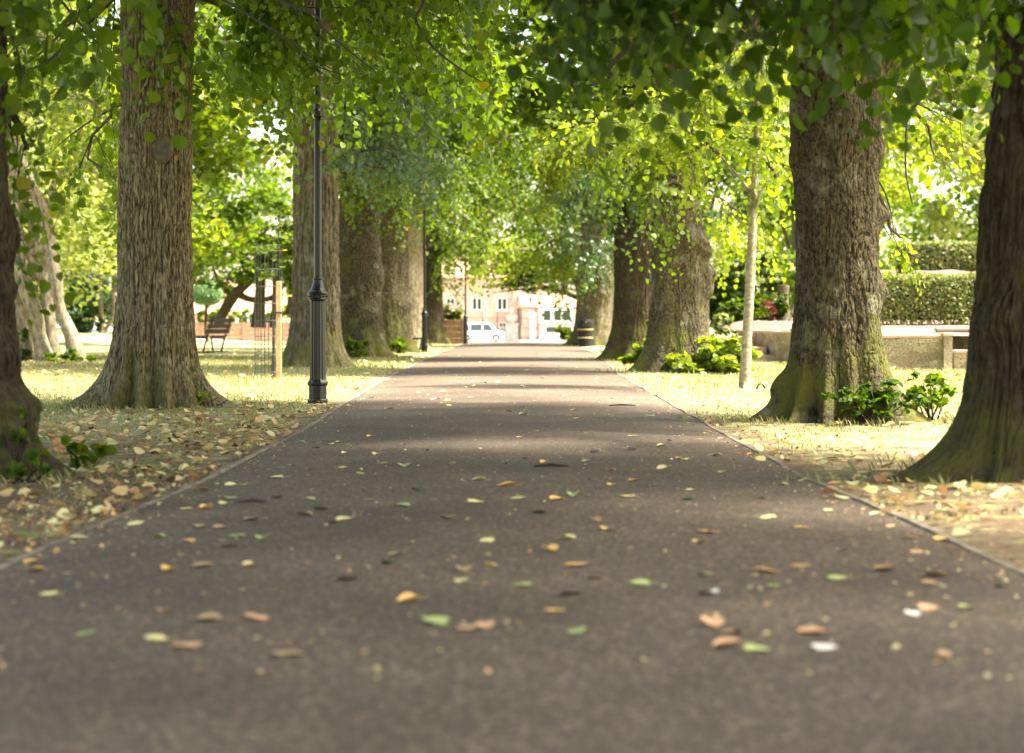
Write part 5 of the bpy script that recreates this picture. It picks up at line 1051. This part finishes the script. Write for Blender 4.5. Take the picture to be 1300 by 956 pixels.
litter(3400, 1.7, 8, 8, 34, 2, 'leaf_litter', lambda x, d, r: (x > pr(d) - .22 * r.random(len(x)) ** 2) & off_trees(x, d) & (r.random(len(x)) < .6 * np.exp(-((d - 12) / 8) ** 2) + .08), M['litter'], lab='sparse dead leaves strewn over the right verge')
litter(900, -12, 10, 34, 75, 3, 'leaf_litter', lambda x, d, r: ((x < pl(d)) | (x > pr(d))) & off_trees(x, d), M['litter'], size=.12, lab='scattered dead leaves on the lawns farther along')
# crumbs on the asphalt
r = np.random.default_rng(8); n = 2600; d = np.exp(r.uniform(math.log(5), math.log(40), n)); x = pl(d) + (pr(d) - pl(d)) * r.uniform(0, 1, n)
e_ = r.random(n) < .4; x = np.where(e_, np.where(r.random(n) < .5, pl(d) + .02 + .12 * np.abs(r.normal(size=n)), pr(d) - .02 - .12 * np.abs(r.normal(size=n))), x)
z = .012 + .03 * (1 - (2 * (x - pl(d)) / (pr(d) - pl(d)) - 1) ** 2) + .003; a = r.uniform(0, 6.28, n)
g = Geo(); V, F, k = leaves_at(np.stack([x, d, z], 1), np.stack([np.cos(a), np.sin(a), 0 * a + .1], 1), np.tile([0, 0, 1.0], (n, 1)) + r.normal(0, .3, (n, 3)), r.uniform(.008, .026, n), 'lo'); g.add(V, F, np.repeat(r.uniform(0, 1, n), k)); tag(g.build('leaf_crumbs', M['litter']), 'crumbs of dead leaf and grit on the asphalt', 'litter', None, 'stuff')

# grass blades
def grass(n, x0, x1, y0, y1, seed, h=.030, lab=''):
    r = np.random.default_rng(seed); d = np.exp(r.uniform(math.log(y0), math.log(y1), n)); x = r.uniform(x0, x1, n)
    tuft = vnoise(x * 2.2, d * 2.2, 0 * x, 5) * .5 + vnoise(x * 6, d * 6, 0 * x, 6) * .35
    k_ = ((x < pl(d) - .06) | (x > pr(d) + .06)) & off_trees(x, d) & (r.random(n) < .75 - 1.25 * wear(x, d) + .6 * tuft); x, d = x[k_], d[k_]; n = len(x)
    z = gz(x, d) + .0; a = r.uniform(0, 6.28, n); hh = h * r.uniform(.5, 1.4, n) * (1 + .03 * (d - 10)); wd = .0035 * (1 + .06 * (d - 10)); L_ = .4 * hh * r.uniform(0, 1.6, n); b_ = r.uniform(0, 6.28, n)
    V = np.zeros((n, 4, 3)); V[:, 0] = np.stack([x - wd * np.cos(a), d - wd * np.sin(a), z], 1); V[:, 1] = np.stack([x + wd * np.cos(a), d + wd * np.sin(a), z], 1)
    V[:, 2] = np.stack([x + wd * .7 * np.cos(a) + .4 * L_ * np.cos(b_), d + wd * .7 * np.sin(a) + .4 * L_ * np.sin(b_), z + .6 * hh], 1); V[:, 3] = np.stack([x + L_ * np.cos(b_), d + L_ * np.sin(b_), z + hh], 1)
    g = Geo(); g.add(V, [[0, 1, 2, 3]] + np.arange(n)[:, None] * 4, np.repeat(r.uniform(0, 1, n), 4)); tag(g.build('grass', M['blade']), lab, 'grass', None, 'stuff')
grass(150000, -14, -1.85, 9, 60, 1, lab='short dry grass on the left lawn')
grass(130000, 1.75, 12, 9, 60, 2, lab='short dry grass on the right lawn')

def foot_tufts():
    r = np.random.default_rng(12); X_ = []; D_ = []
    for (tx, ty), rb in zip(TREES, [.75, .78, .8, .85, .85, .8, .8, .85, .75, .85, .95, 1.0]):
        n = 900 if ty < 25 else 500; a = r.uniform(0, 6.28, n); q_ = rb * (1 + .35 * np.abs(r.normal(size=n))) * (1 + .25 * np.abs(np.cos(a))); X_.append(tx + q_ * np.cos(a)); D_.append(ty + q_ * np.sin(a))
    x = np.concatenate(X_); d = np.concatenate(D_); keep = vnoise(x * 5, d * 5, 0 * x, 15) > -.05; x, d = x[keep], d[keep]; n = len(x); z = gz(x, d); a = r.uniform(0, 6.28, n); b_ = r.uniform(0, 6.28, n); hh = r.uniform(.04, .11, n); wd = .004 * (1 + .05 * (d - 10)).clip(.8); L_ = hh * .5
    V = np.zeros((n, 4, 3)); V[:, 0] = np.stack([x - wd * np.cos(a), d - wd * np.sin(a), z], 1); V[:, 1] = np.stack([x + wd * np.cos(a), d + wd * np.sin(a), z], 1)
    V[:, 2] = np.stack([x + .4 * L_ * np.cos(b_) + wd, d + .4 * L_ * np.sin(b_), z + .6 * hh], 1); V[:, 3] = np.stack([x + L_ * np.cos(b_), d + L_ * np.sin(b_), z + hh], 1)
    g = Geo(); g.add(V, [[0, 1, 2, 3]] + np.arange(n)[:, None] * 4, np.repeat(r.uniform(0, .8, n), 4)); tag(g.build('grass', M['blade']), 'longer grass tufts at the feet of the trunks', 'grass', None, 'stuff')
foot_tufts()

# crumbs, bits of twig and broken leaf on the bare verges
r = np.random.default_rng(31); n = 16000; d = np.exp(r.uniform(math.log(6.5), math.log(24), n)); sd_ = r.random(n) < .5
x = np.where(sd_, pl(d) - np.abs(r.exponential(1.4, n)) - .04, pr(d) + np.abs(r.exponential(1.4, n)) + .04); k_ = (np.hypot(x - 3.42, d - 12.1) > .5) & (r.random(n) < np.where(x < 0, .75, .40)) & (vnoise(x * 1.3, d * .8, 0 * x, 33) + r.normal(0, .35, n) > -.05); x, d = x[k_], d[k_]; n = len(x)
a = r.uniform(0, 6.28, n); g = Geo(); V, F, k = leaves_at(np.stack([x, d, gz(x, d) + .018 + .02 * r.random(n)], 1), np.stack([np.cos(a), np.sin(a), r.normal(0, .3, n)], 1), np.tile([0, 0, 1.0], (n, 1)) + r.normal(0, .5, (n, 3)), r.uniform(.010, .032, n), 'mid'); g.add(V, F, np.repeat(r.uniform(0, 1, n) ** 2.4, k))
tag(g.build('leaf_crumbs', M['litter']), 'broken bits of leaf and twig on the bare verges', 'litter', None, 'stuff')
